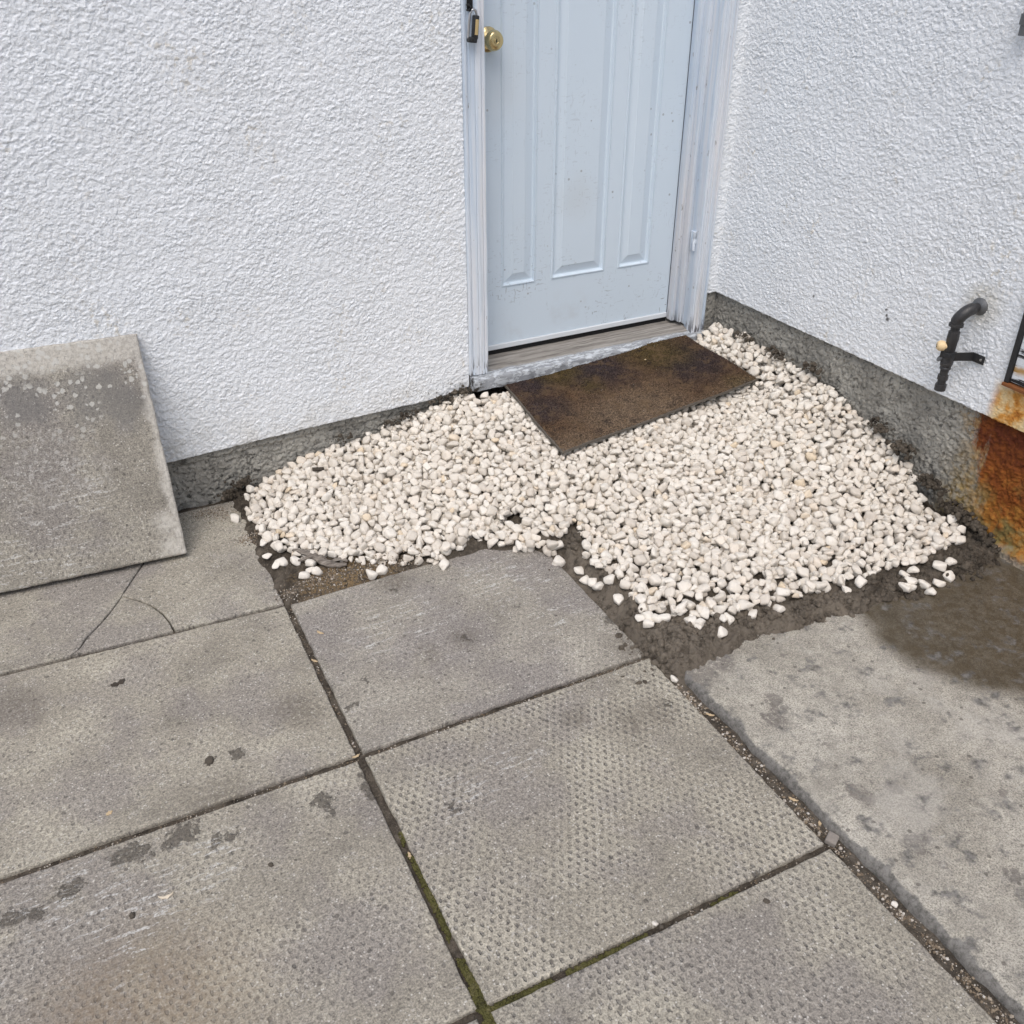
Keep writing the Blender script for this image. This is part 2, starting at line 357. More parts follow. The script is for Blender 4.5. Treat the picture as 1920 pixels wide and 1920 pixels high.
    if rim:     # worn pale rim and lichen spots of the leaning slab (local x along its width, y up its height)
        ox, oy, oz = t.xyz(t.warp(t.ob, 14, 0.06, 4))[:3]
        e = t.math('MAXIMUM', t.step(oy, 0.53, 0.562), t.step(ox, 0.328, 0.352))
        e = t.math('MAXIMUM', e, t.spots(t.warp(t.ob, 20, 0.06, 4), [(0.335, 0.03, 0, .035), (0.33, 0.10, 0, .03)], 0.7))
        base = t.mix(t.mul(e, t.add(0.45, t.mul(t.step(rg, 0.4, 0.6), 0.40))), base, (0.54, 0.52, 0.475))
        li = t.mul(t.step(t.vor(t.warp(t.warp(t.ob, 50, .014), 140, .006), 46), 0.36, 0.26), t.mul(t.step(oy, 0.30, 0.46), t.step(t.noise(t.ob, 9, 2), 0.42, 0.52)))
        base = t.mix(t.mul(li, 0.7), base, (0.52, 0.52, 0.49))
        wh = t.mul(t.step(t.noise(t.warp(t.ob, 20, .05, 4), 70, 5, .75), .50, .62), t.spots(t.warp(t.ob, 9, .16, 4), [(.08, .30, 0, .085), (.0, .26, 0, .06), (.16, .27, 0, .05)], .8))
        base = t.mix(t.mul(wh, .6), base, (.54, .53, .50))
        dk = t.spots(t.warp(t.ob, 18, .09, 4), [(.22, .47, 0, .075), (.28, .42, 0, .06), (.05, .48, 0, .06), (-.10, .47, 0, .05)], .5)
        base = t.mix(t.mul(dk, t.mul(.55, t.sub(1.0, li))), base, (0.15, 0.148, 0.145))
    return t.done(base, 0.88, normal=t.bump(h, 0.8, 0.0022), spec=0.25)
def m_path():
    t = NT('poured concrete'); p = t.pos
    base = t.ramp(t.noise(p, 3.5, 7, 0.66), [(0.30, (0.265, 0.246, 0.208)), (0.47, (0.345, 0.323, 0.278)), (0.66, (0.425, 0.402, 0.352))])
    g1 = t.noise(p, 300, 4, 0.75); g2 = t.noise(p, 45, 5, 0.7)
    base = t.mix(0.95, base, t.ramp(g1, [(0.33, (0.16, 0.16, 0.16)), (0.5, (0.5, 0.5, 0.5)), (0.7, (0.78, 0.78, 0.76))]), 'OVERLAY')
    base = t.mix(0.5, base, t.ramp(g2, [(0.3, (0.25, 0.25, 0.25)), (0.5, (0.5, 0.5, 0.5)), (0.7, (0.7, 0.7, 0.69))]), 'OVERLAY')
    pw = t.warp(t.warp(p, 60, 0.020, 4), 22, 0.030, 3); z = .012
    rg = t.step(t.noise(p, 80, 5, .7), 0.38, 0.50)
    L = [(1300, 1268, .05), (1350, 1240, .035), (1320, 1262, .03), (1452, 1312, .022), (1462, 1330, .018), (1456, 1350, .026), (1436, 1345, .012), (1612, 1488, .024), (1596, 1472, .014), (1628, 1500, .016), (1676, 1478, .018), (1550, 1398, .010), (1500, 1393, .008),
         (1712, 1580, .022), (1738, 1572, .014), (1730, 1600, .014), (1770, 1622, .010), (1900, 1640, .016), (1530, 1250, .008), (1468, 1230, .009), (1900, 1370, .010), (1885, 1490, .012)]
    bl = t.mul(t.spots(pw, [(*G(a, b, z), r) for a, b, r in L], 0.25), rg)
    base = t.mix(t.mul(bl, t.add(.35, t.mul(t.noise(p, 9, 3), .75))), base, t.ramp(t.noise(p, 110, 4, .7), [(.35, (0.095, 0.084, 0.076)), (.65, (0.20, 0.182, 0.165))]))
    base = t.mix(t.mul(t.step(t.noise(t.map(p, loc=(8, 1, 0)), 3.2, 6, .7), .50, .66), .4), base, (0.455, 0.437, 0.40))
    base = t.mix(t.mul(t.step(t.noise(t.map(p, loc=(5, 2, 0)), 6, 7, .75), .48, .72), .5), base, (0.235, 0.22, 0.19))
    base = t.mix(t.mul(t.step(t.noise(t.map(p, loc=(1, 7, 0)), 22, 6, .78), .56, .74), .16), base, (0.17, 0.155, 0.135))
    base = t.mix(t.mul(t.step(t.noise(t.map(p, (50, 130, 50), loc=(3, 3, 0)), 1, 5, .7), .60, .70), .4), base, (0.55, 0.54, 0.50))
    dr = t.mul(t.step(t.vor(t.warp(p, 60, .005), 18, dim='2D'), 0.09, 0.06), t.step(t.noise(p, 6, 2), 0.5, 0.56))
    base = t.mix(t.mul(dr, .7), base, (0.10, 0.09, 0.08))
    # damp patch by the house wall
    wp = [tuple(G(a, b, z)[:2]) for a, b in [(1930, 1352), (1860, 1345), (1780, 1320), (1680, 1262), (1640, 1205), (1650, 1150)]]
    dq = t.warp(t.warp(p, 12, 0.06, 4), 90, .025, 3)
    wet = t.spots(dq, [(-.22, -1.56, z, .29), (-.33, -1.50, z, .26), (-.10, -1.62, z, .36), (-.05, -1.40, z, .30), (-.40, -1.40, z, .16), (-.12, -1.8, z, .33)], 0.14)
    damp = t.mix(t.noise(p, 14, 5), (0.042, 0.032, 0.018), (0.098, 0.077, 0.048)); damp = t.mix(0.5, damp, t.ramp(g1, [(0.3, (0.25, 0.25, 0.25)), (0.7, (0.75, 0.75, 0.75))]), 'OVERLAY')
    base = t.mix(t.mul(wet, t.add(.80, t.mul(t.step(g2, .35, .6), .16))), base, damp)
    # dirt on the tooled edge and mud washed over the back
    x, y, zz = t.xyz(t.warp(p, 25, .02, 4))[:3]
    base = t.mix(t.mul(t.step(t.add(zz, t.mul(t.noise(p, 60, 4, .7), .006)), .0148, .0112), .85), base, t.ramp(t.noise(p, 70, 5, .75), [(.38, (0.065, 0.063, 0.06)), (.6, (0.20, 0.195, 0.185))]))
    my = t.add(t.mul(x, 0.12), y)
    base = t.mix(t.mul(t.step(t.add(my, t.mul(t.noise(p, 12, 4), .10)), -1.36, -1.26), .6), base, (0.13, 0.115, 0.092))
    h = t.add(t.mul(g1, .5), t.add(t.mul(g2, .8), t.mul(bl, .2)))
    return t.done(base, t.math('SUBTRACT', 0.9, t.mul(wet, 0.42)), normal=t.bump(h, 0.8, 0.002), spec=0.28)
def m_soil():
    t = NT('dark damp soil'); p = t.pos
    base = t.ramp(t.noise(p, 24, 6, 0.68), [(0.32, (0.034, 0.028, 0.022)), (0.5, (0.092, 0.077, 0.060)), (0.68, (0.175, 0.150, 0.120))])
    x, y, z = t.xyz(p)[:3]
    pale = t.mul(t.spots(t.warp(p, 14, .1, 4), [(-1.04, -1.22, 0, .14), (-.80, -1.27, 0, .12), (-.95, -1.20, 0, .12), (-1.08, -.85, 0, .12), (-1.09, -1.0, 0, .12), (-.6, -1.32, 0, .10)], .7), .9)
    base = t.mix(t.mul(pale, t.step(t.noise(p, 45, 5, .75), .36, .56)), base, (0.215, 0.185, 0.148))
    base = t.mix(t.mul(t.step(t.noise(p, 60, 5, .75), .52, .66), .55), base, (0.20, 0.172, 0.138))
    sand = t.mul(t.spots(t.warp(p, 20, .08, 4), [(-1.66, -.565, 0, .07), (-1.56, -.565, 0, .06), (-1.73, -.56, 0, .05)], .6), t.step(t.noise(p, 150, 3), .42, .55))
    base = t.mix(t.mul(sand, .85), base, (0.27, 0.19, 0.10))
    gr = t.mul(t.step(t.vor(p, 130), .22, .12), t.step(t.noise(p, 50, 2), .52, .6))
    base = t.mix(t.mul(gr, .6), base, (0.32, 0.28, 0.23))
    h = t.add(t.noise(p, 90, 6, .7), t.mul(t.noise(p, 380, 3, .7), .5))
    return t.done(base, 0.9, normal=t.bump(h, 1.0, 0.008), spec=0.25)
def m_ground():
    t = NT('yard ground'); p = t.pos
    base = t.ramp(t.noise(p, 1.4, 8, .7), [(0.3, (0.14, 0.13, 0.11)), (0.7, (0.27, 0.255, 0.23))])
    return t.done(base, .9, normal=t.bump(t.noise(p, 60, 5), .8, .004))
def m_pebble():
    t = NT('cream limestone'); p = t.ob; r = t.geo.outputs['Random Per Island']
    base = t.ramp(r, [(0.0, (0.58, 0.53, 0.465)), (0.20, (0.655, 0.61, 0.54)), (0.45, (0.70, 0.655, 0.585)), (0.85, (0.75, 0.715, 0.65)), (0.965, (0.71, 0.64, 0.55)), (1.0, (0.68, 0.57, 0.42))])
    base = t.mix(t.mul(t.step(t.noise(t.pos, 55, 5, .65), .5, .72), .45), base, (0.52, 0.45, 0.36))
    base = t.mix(t.mul(t.step(t.noise(t.pos, 120, 4, .7), .58, .70), .30), base, (0.38, 0.35, 0.31))
    h = t.add(t.noise(t.pos, 160, 5, .7), t.mul(t.noise(t.pos, 60, 3), .8))
    return t.done(base, .8, normal=t.bump(h, .55, .002), spec=.3)
def m_grit():
    t = NT('mixed grit'); r = t.geo.outputs['Random Per Island']
    c = t.ramp(r, [(0, (.06, .05, .04)), (.3, (.17, .13, .09)), (.6, (.27, .22, .16)), (.85, (.40, .36, .31)), (1, (.60, .57, .52))])
    return t.done(c, .85)
def m_moss():
    t = NT('green moss'); p = t.pos
    c = t.ramp(t.noise(p, 40, 5, .7), [(.3, (.045, .042, .022)), (.5, (.098, .094, .034)), (.7, (.155, .138, .070))])
    return t.done(c, .95, normal=t.bump(t.noise(p, 400, 3), 1, .003), spec=.1)
def m_mat():
    t = NT('worn brown carpet pile'); p = t.ob; x, y, z = t.xyz(t.warp(p, 6, .16, 4))[:3]
    f1 = t.noise(t.map(p, (1, 1, 1)), 210, 4, .75); f2 = t.noise(p, 60, 4, .7)
    base = t.mix(t.noise(p, 5, 4), (0.078, 0.048, 0.032), (0.125, 0.078, 0.046))
    pur = t.spots(t.warp(p, 7, .14, 4), [(-.30, .16, 0, .10), (-.05, .15, 0, .13), (.28, .03, 0, .13), (.30, .20, 0, .05), (-.33, .0, 0, .07)], .7)
    base = t.mix(t.mul(pur, .9), base, (0.040, 0.032, 0.036))
    oli = t.spots(t.warp(p, 8, .12, 4), [(-.18, .17, 0, .075), (.20, .13, 0, .10), (.36, -.17, 0, .05), (.10, .16, 0, .05), (-.12, .05, 0, .04)], .8)
    base = t.mix(t.mul(oli, .7), base, (0.082, 0.062, 0.020))
    worn = t.math('MAXIMUM', t.step(y, -.10, -.24), t.mul(t.step(t.math('ABSOLUTE', t.add(x, .08)), .30, .08), t.step(y, .05, -.12)))
    base = t.mix(t.mul(worn, .65), base, (0.185, 0.140, 0.100))
    base = t.mix(1.0, base, t.ramp(f1, [(.36, (.05, .05, .05)), (.5, (.5, .5, .5)), (.66, (.95, .94, .9))]), 'OVERLAY')
    base = t.mix(.5, base, t.ramp(f2, [(.3, (.3, .3, .3)), (.7, (.7, .7, .7))]), 'OVERLAY')
    bl_ = t.noise(t.map(p, loc=(2, 5, 0)), 17, 6, .75)
    base = t.mix(t.mul(t.step(bl_, .50, .62), .6), base, (0.150, 0.100, 0.058)); base = t.mix(t.mul(t.step(bl_, .46, .36), .6), base, (0.036, 0.028, 0.026))
    lint = t.mul(t.step(t.vor(p, 55), .09, .06), t.step(t.noise(p, 23, 2), .55, .6))
    base = t.mix(t.mul(lint, .7), base, (.45, .42, .37))
    return t.done(base, .95, normal=t.bump(f1, 1, .004), spec=.12)
def plain(name, col, rough=.6, metal=0., var=.25, scale=60, bump=.3, spec=.3):
    t = NT(name); p = t.ob
    c = t.mix(t.noise(p, scale, 5, .65), tuple(v * (1 - var) for v in col), tuple(min(1, v * (1 + var)) for v in col))
    return t.done(c, rough, metal, t.bump(t.noise(p, scale * 4, 4), bump, .001), spec)
def m_hatch():
    t = NT('peeling white paint over black'); p = t.pos
    n = t.noise(t.map(p, (20, 6, 60)), 1, 6, .7); x, y, z = t.xyz(t.warp(p, 30, .02))[:3]
    gr = t.noise(t.map(p, (20, 8, 200)), 1, 4)
    base = t.mix(t.step(n, .47, .43), (.68, .72, .76), (.02, .02, .022))
    low = t.mul(t.step(z, .545, .53), t.step(z, .51, .53)); base = t.mix(low, base, (.45, .27, .09))
    base = t.mix(t.mul(t.step(gr, .55, .65), .4), base, (.25, .26, .27))
    return t.done(base, .6, normal=t.bump(t.add(gr, t.mul(n, .5)), .6, .002))
def m_wood():
    t = NT('grey weathered driftwood'); p = t.ob
    g = t.noise(t.map(p, (20, 160, 160)), 1, 5, .65)
    return t.done(t.ramp(g, [(.3, (.08, .067, .055)), (.5, (.20, .175, .15)), (.7, (.34, .31, .27))]), .85, normal=t.bump(g, 1, .003))
M = dict(stucco=m_stucco(), found=m_foundation(), door=m_door(), trim=m_trim(), sill=m_sill(), path=m_path(), soil=m_soil(), ground=m_ground(), pebble=m_pebble(), grit=m_grit(), moss=m_moss(), mat=m_mat(), hatch=m_hatch(), wood=m_wood(),
         brass=plain('polished brass', (.62, .50, .26), .22, 1., .12, 30, .05), key=plain('dark keyway', (.02, .018, .015), .5), black=plain('black plastic', (.022, .023, .025), .45, 0, .3, 80, .3, .4),
         pipe=plain('black iron pipe', (.034, .034, .036), .42, .0, .45, 90, .5, .5), dull=plain('dull grey metal', (.16, .165, .17), .5, .6, .3, 70, .3), cream=plain('cream plastic cap', (.76, .58, .34), .45, 0, .1, 60, .1),
         white=plain('white sweep strip', (.66, .70, .74), .45, 0, .06, 20, .1), rubber=plain('black rubber', (.012, .012, .013), .7), steel=plain('bright steel', (.52, .52, .53), .3, 1., .1, 50, .05), backing=plain('grey rubber backing', (.12, .107, .09), .9, 0, .3, 200, .5),
         leaf=plain('dark dead leaf', (.055, .045, .036), .8, 0, .3, 120, .6), mudclod=plain('dried mud', (.095, .082, .066), .95, 0, .4, 150, 1.0), straw=plain('dry straw husk', (.52, .40, .25), .7, 0, .25, 150, .4), stone=plain('grey stone chip', (.25, .225, .20), .85, 0, .25, 150, .8), interior=plain('dark interior', (.03, .03, .03), .9), petal=plain('pale dry petal', (.66, .58, .46), .7, 0, .15, 120, .3))

# ================================================================== SETTING
# ------------------------------------------------------------------ house walls
def axis_pts(segs):
    out = [np.arange(a, b - 1e-9, s) for a, b, s in segs]; return np.concatenate(out + [[segs[-1][1]]])
def splat(u, v, seed=0):
    """thick hand-dashed stucco: overlapping flattened dabs with soft curled edges"""
    wu = u + .006 * pnoise(u * 64, v * 64, seed + 11) + .004 * pnoise(u * 130, v * 130, seed + 13); wv = v + .006 * pnoise(u * 64, v * 64, seed + 12) + .004 * pnoise(u * 130, v * 130, seed + 14)
    calm = sstep(-.35, .45, fbm(u * 7, v * 7, seed + 40, 3))      # smeared flat patches among the dashes
    h = 0
    for k, (s, a, e) in enumerate([(52, .0011, .05), (82, .0011, .07), (118, .0010, .10), (165, .0008, .15)]):
        h = h + a * (.75 + .35 * calm if k else 1) * sstep(-e, e, pnoise(wu * s, wv * s * 1.12, seed + k) + .04)
    h = h + .0008 * fbm(u * 9, v * 9, seed + 20, 3)
    h = h + .0002 * pnoise(u * 200, v * 200, seed + 31)
    return h - .003
def wall_sheet(us, vs, fn_pos, disp, ragged_bottom=0.004, seed=0, skirt=.03):
    U, V = np.meshgrid(us, vs, indexing='ij'); h = disp(U, V, seed); V = V.copy()
    V[:, 0] += ragged_bottom * fbm(us * 22, us * 0 + seed, seed + 5, 4)
    h = h.copy(); h[:, 0] -= .004; h[:, 1] -= .001
    P = fn_pos(U, V, h)
    n = len(us); b = fn_pos(us, V[:, 0] + .002, np.full(n, -skirt))     # underside return
    P = np.concatenate([b[:, None, :], P], 1)
    return P.reshape(-1, 3), (len(us), len(vs) + 1)
def join_sheets(name, sheets, mat, parent, extra=None, flips=None):
    vs, fs, off = [], [], 0
    for k, (P, (a, b)) in enumerate(sheets):
        vs.append(P); fs.append(grid_faces(a, b, off, flips[k] if flips else False)); off += len(P)
    if extra is not None:
        for lo, hi in extra:
            c = np.array([[lo[0] if not i & 1 else hi[0], lo[1] if not i & 2 else hi[1], lo[2] if not i & 4 else hi[2]] for i in range(8)])
            vs.append(c); fs.append(np.array([[0, 2, 3, 1], [4, 5, 7, 6], [0, 1, 5, 4], [2, 6, 7, 3], [0, 4, 6, 2], [1, 3, 7, 5]]) + off); off += 8
    return link(name, np_mesh(name, np.concatenate(vs), fs), mat, parent)
front = lambda U, V, h: np.stack([U, -h, V], -1)               # wall facing -y at y=0
side = lambda U, V, h: np.stack([-h, U, V], -1)                # wall facing -x at x=0
house = empty('house', (0, 0, 0), 'white stucco house corner with a pale blue door and bare grey concrete foundation', 'house')
FS = .0021
XL = axis_pts([(-6, -2.75, .05), (-2.75, -1.004, FS)])
# the bottom edge of the stucco climbs towards the door
ZB = axis_pts([(0, 1.62, FS), (1.62, 2.7, .03)])
def front_sheet(us, zbot, seed, zs=ZB):
    Pz = lambda U, V, h: np.stack([U, -h, zbot(U) + V * (2.7 - zbot(U)) / 2.7], -1)
    return wall_sheet(us, zs, Pz, splat, .004, seed)
zbl = lambda u: np.interp(u, [-6, -1.97, -1.55, -1.117, -1.0], [.10, .160, .176, .184, .203])
xr = axis_pts([(-.047, .004, FS)])
left = [front_sheet(XL, zbl, 1), front_sheet(xr, lambda u: np.full(np.shape(u), .375), 1),
        wall_sheet(axis_pts([(-1.0, -.04, .03)]), axis_pts([(2.36, 2.7, .03)]), front, splat, 0, 1)]
wl = join_sheets('wall', left, M['stucco'], house, extra=[((-6, .14, .0), (-1.06, 3, 2.69)), ((-.01, .14, 0), (.05, 3, 2.69)), ((-1.06, .14, 2.4), (-.01, 3, 2.69)), ((-1.06, .6, 0), (-.01, 3, 2.4))])
wl['label'] = 'white stucco wall holding the door'
YR = axis_pts([(-6, -1.85, .05), (-1.85, .006, FS)])[::-1]
zbr = lambda u: np.interp(u, [-6, -1.3, 0], [.366, .371, .374])
Pz2 = lambda U, V, h: np.stack([-h, U, zbr(U) + V * (2.7 - zbr(U)) / 2.7], -1)
wr = join_sheets('wall', [wall_sheet(YR, ZB, Pz2, splat, .004, 40)], M['stucco'], house, extra=[((.09, -6, 0), (3, .1, 2.69))])
wr['label'] = 'white stucco wall at right angles to the door'
def rough(u, v, seed=0):
    a = splat(u, v, seed) * 1.9; return a + .0024 * fbm(u * 38, v * 38, seed + 50, 4)
fl = []
us = axis_pts([(-6, -2.3, .05), (-2.3, -.985, .003)]); vs = axis_pts([(-.08, .215, .003)])
def lfound(U, V, h):
    led = .008 * sstep(.0, .006, V - (zbl(U) - .028 + .006 * pnoise(U * 9, U * 0, 3)))        # thin ledge under the stucco
    return np.stack([U, .016 - h - led * .6 - .006 * sstep(.12, 0, V), V], -1)
fl.append(wall_sheet(us, vs, lfound, rough, 0, 60))
fl.append(wall_sheet(axis_pts([(-.075, .012, .003)]), axis_pts([(.0, .385, .003)]), lambda U, V, h: np.stack([U, .012 - h, V], -1), rough, 0, 61))
fo = join_sheets('foundation', fl, M['found'], house); fo['label'] = 'grey concrete foundation under the left wall'
us = axis_pts([(-6, -1.95, .05), (-1.95, .02, .003)])[::-1]; vs = axis_pts([(-.08, .384, .003)])
def rfound(U, V, h):
    foot = sstep(.05, .03, V + .012 * pnoise(U * 14, U * 0, 8)) * sstep(-1.18, -1.26, U) * .022
    return np.stack([.016 - h - foot - .010 * sstep(.15, 0, V), U, V], -1)
fo2 = join_sheets('foundation', [wall_sheet(us, vs, rfound, rough, 0, 70)], M['found'], house); fo2['label'] = 'grey concrete foundation with a rusty stain'
# ------------------------------------------------------------------ door frame
DX0, DX1, DY, DZ0, DZ1 = -0.955, -0.145, 0.095, 0.275, 2.30
def casing(name, outer, sgn, z0):
    pr = [(0, .04), (0, -.006), (.003, -.011), (.009, -.011), (.012, -.007), (.016, -.0125), (.030, -.015), (.033, -.0125), (.036, -.0155), (.049, -.0165), (.053, -.013), (.056, -.0175), (.0615, -.0175), (.063, -.015), (.063, .012), (.055, .04)]
    n = 60; b = bmesh.new(); rings = []
    for k in range(n):
        z = z0 + (2.36 - z0) * k / (n - 1)
        wob = .0010 * float(pnoise(z * 3.1, outer * 7, 2)) ; 
        rings.append([b.verts.new((outer + sgn * x + wob + (.0016 * float(pnoise(z * 14, 3.3 + i, 5)) if 9 < i < 14 else 0), y + .0006 * float(pnoise(z * 9, i * 1.7, 9)), z)) for i, (x, y) in enumerate(pr)])
    m = len(pr)
    for r0, r1 in zip(rings, rings[1:]):
        for i in range(m): b.faces.new((r0[i], r0[(i + 1) % m], r1[(i + 1) % m], r1[i]))
    b.faces.new(rings[0][::-1]); b.faces.new(rings[-1]); bmesh.ops.recalc_face_normals(b, faces=b.faces)
    mb = MB(); mb._add(b); return mb.build(name, M['trim'], frame, smooth=35)
frame = link('door_frame', None, None, house)
frame['label'] = 'weathered blue-white painted timber frame'
# an Empty cannot be seen; keep the jambs as the frame mesh itself
D.objects.remove(frame)
mb = MB(); mb.box((-1.0, .02, .262), (DX0 + .002, .14, 2.33), .002); mb.box((-.1098, .0, .262), (-.05, .14, 2.33), .002); mb.box((-1.0, .02, 2.31), (-.05, .14, 2.36), .002)
mb.box((-.1275, .038, .268), (-.1095, .0925, 2.31), .0025); mb.box((-.1455, .060, .27), (-.1270, .0925, 2.31), .003)
mb.box((DX0 - .004, .06, .27), (DX0 + .018, .0925, 2.31), .003)
frame = mb.build('door_frame', M['trim'], house, smooth=35); frame['label'] = 'weathered blue-white painted timber frame'
casing('casing', -1.003, 1, .247); casing('casing', -.047, -1, .236)
mb = MB(); mb.profile([(-1.0, -.016), (-.05, -.016), (-.05, .012), (-1.0, .012)], 2.362, 2.43); mb.build('head_casing', M['trim'], frame)
mb = MB(); hz = .575
mb.box((-.114, .012, hz - .038), (-.1096, .036, hz + .030), .0015); mb.lathe([(0, .0), (.0005, .005), (.03, .0055), (.031, .0048), (.046, .0048), (.047, .0055), (.066, .0055), (.0665, 0)], (-.116, .010, hz - .035), (0, 0, 1), 12)
mb.box((-.1185, .004, hz - .012), (-.110, .022, hz + .004), .002)
mb.build('hinge', M['trim'], frame, smooth=40)['label'] = 'hinge thick with old paint'
# sill
b = bmesh.new(); nx = 160; pr = [(.20, .261), (.13, .2605), (.06, .2565), (.0, .2465), (-.028, .2400), (-.036, .236), (-.038, .226), (-.036, .200), (-.03, .196), (.20, .19)]
rings = []
for k in range(nx):
    x = -1.0 + .952 * k / (nx - 1)
    rings.append([b.verts.new((x, y + (.0035 * float(fbm(x * 26, i * .6, 4, 3)) if 2 < i < 9 else 0), zz + .0022 * float(fbm(x * 20, i * 2.1, 6, 3)))) for i, (y, zz) in enumerate(pr)])
for r0, r1 in zip(rings, rings[1:]):
    for i in range(len(pr)): b.faces.new((r0[i], r0[(i + 1) % len(pr)], r1[(i + 1) % len(pr)], r1[i]))
b.faces.new(rings[0][::-1]); b.faces.new(rings[-1]); bmesh.ops.recalc_face_normals(b, faces=b.faces)
mb = MB(); mb._add(b); sill = mb.build('door_sill', M['sill'], house, smooth=40); sill['label'] = 'bare wooden sill with flaking white paint'
# ------------------------------------------------------------------ door
b = bmesh.new(); F = lambda x, y, z: b.verts.new((x, y, z))
PAN = [(-.835, -.704), (-.647, -.430), (-.378, -.242)]; PZ0, PZ1 = .488, 2.12
xb = [DX0, *[v for p_ in PAN for v in p_], DX1]; zb = [DZ0 + .02, PZ0, PZ1, DZ1]
for i in range(len(xb) - 1):
    for j in range(3):
        if j == 1 and i % 2 == 1: continue
        b.faces.new((F(xb[i], DY, zb[j]), F(xb[i + 1], DY, zb[j]), F(xb[i + 1], DY, zb[j + 1]), F(xb[i], DY, zb[j + 1])))
for x0, x1 in PAN:
    prev = None
    for o_, d_ in [(0, 0), (.0015, .0012), (.003, .0), (.0045, -.0030), (.0075, -.0030), (.0105, .0060), (.013, .0085), (.016, .0085), (.0405, .0012), (.0425, .0002), (.0430, -.0004)]:
        ring = [F(x0 + o_, DY + d_, PZ0 + o_), F(x1 - o_, DY + d_, PZ0 + o_), F(x1 - o_, DY + d_, PZ1 - o_), F(x0 + o_, DY + d_, PZ1 - o_)]
        if prev:
            for k in range(4): b.faces.new((prev[k], prev[(k + 1) % 4], ring[(k + 1) % 4], ring[k]))
        prev = ring
    b.faces.new(prev)
bmesh.ops.remove_doubles(b, verts=b.verts, dist=1e-5)
mb = MB(); mb._add(b); mb.box((DX0, DY + .012, DZ0 + .02), (DX1, DY + .045, DZ1))
door = mb.build('door', M['door'], house); door['label'] = 'scuffed pale blue-grey door with three tall raised panels'
mb = MB(); mb.box((DX0 + .002, DY - .006, DZ0 + .002), (DX1 - .001, DY + .03, DZ0 + .0195), .002); mb.build('door_sweep', M['white'], door)
mb = MB(); mb.box((DX0, DY + .002, DZ0 - .016), (DX1, DY + .03, DZ0 + .0015)); mb.build('rubber_seal', M['rubber'], door)
kc = hit(915.5, 74, 1, DY - .004); kx, kz = float(kc[0]), float(kc[2])
mb = MB(); mb.lathe([(0, .0335), (.002, .034), (.004, .0325), (.006, .028), (.0075, .0265), (.009, .024), (.012, .017), (.014, .0145), (.03, .0130)], (kx, DY, kz), (0, -1, 0), 40); mb.build('knob_rose', M['brass'], door, smooth=40)
mb = MB(); mb.lathe([(.022, .013), (.026, .0145), (.029, .021), (.032, .0255), (.037, .0275), (.042, .0280), (.047, .0268), (.052, .0245), (.0545, .0225), (.056, .0195), (.0565, .0085), (.0562, .0)], (kx, DY, kz), (0, -1, 0), 44); mb.build('door_knob', M['brass'], door, smooth=25)
mb = MB(); mb.lathe([(.0555, .0075), (.0578, .0075), (.0582, .0066), (.0576, .006), (.0576, 0)], (kx, DY, kz), (0, -1, 0), 24); mb.build('lock_cylinder', M['brass'], door, smooth=30)
mb = MB(); mb.box((kx - .0011, DY - .0592, kz - .0045), (kx + .0011, DY - .057, kz + .0045)); mb.build('keyhole', M['key'], door)

# ------------------------------------------------------------------ ground sheets
SLAB_TOP = 0.0
def q_in(a, b_, c, d, g=.006):
    """quad corners pulled in by half a joint"""
    P = np.array([a, b_, c, d], float)[:, :2]; cen = P.mean(0); out = []
    for p in P: out.append(p - np.sign(p - cen) * g)
    return out
J1, J2, J3 = np.array([-1.829, -.612]), np.array([-1.843, -1.209]), np.array([-1.855, -1.832])
R1, R2 = np.array([-1.108, -1.222]), np.array([-1.124, -1.846])
R0 = np.array([-1.096, -.600]); R3 = np.array([-1.136, -2.46]); J4 = np.array([-1.866, -2.45])
L1, L2, L3, L4 = np.array([-2.568, -.566]), np.array([-2.572, -1.192]), np.array([-2.585, -1.822]), np.array([-2.60, -2.44])
J0 = np.array([-1.806, -.014]); L0 = np.array([-2.555, -.012])
LL1, LL2, LL3, LL0 = L1 + (-.74, .03), L2 + (-.74, .02), L3 + (-.74, .01), L0 + (-.74, 0)
pad_edge_x = -1.078
MUD = [tuple(G(*p, .012)[:2]) for p in [(1215, 1228), (1262, 1268), (1300, 1262), (1340, 1250), (1385, 1222), (1440, 1196), (1515, 1188), (1560, 1165), (1610, 1158), (1650, 1140), (1700, 1128), (1760, 1100), (1820, 1078), (1885, 1058)]] + [(.05, -1.28), (.05, .05), (-1.85, .05)] + \
      [tuple(G(*p)[:2]) for p in [(436, 945), (455, 985), (480, 1040), (520, 1100), (543, 1128), (600, 1104), (660, 1092), (760, 1066), (850, 1046), (900, 1034), (985, 1030), (1045, 1042), (1085, 1072), (1150, 1150)]]
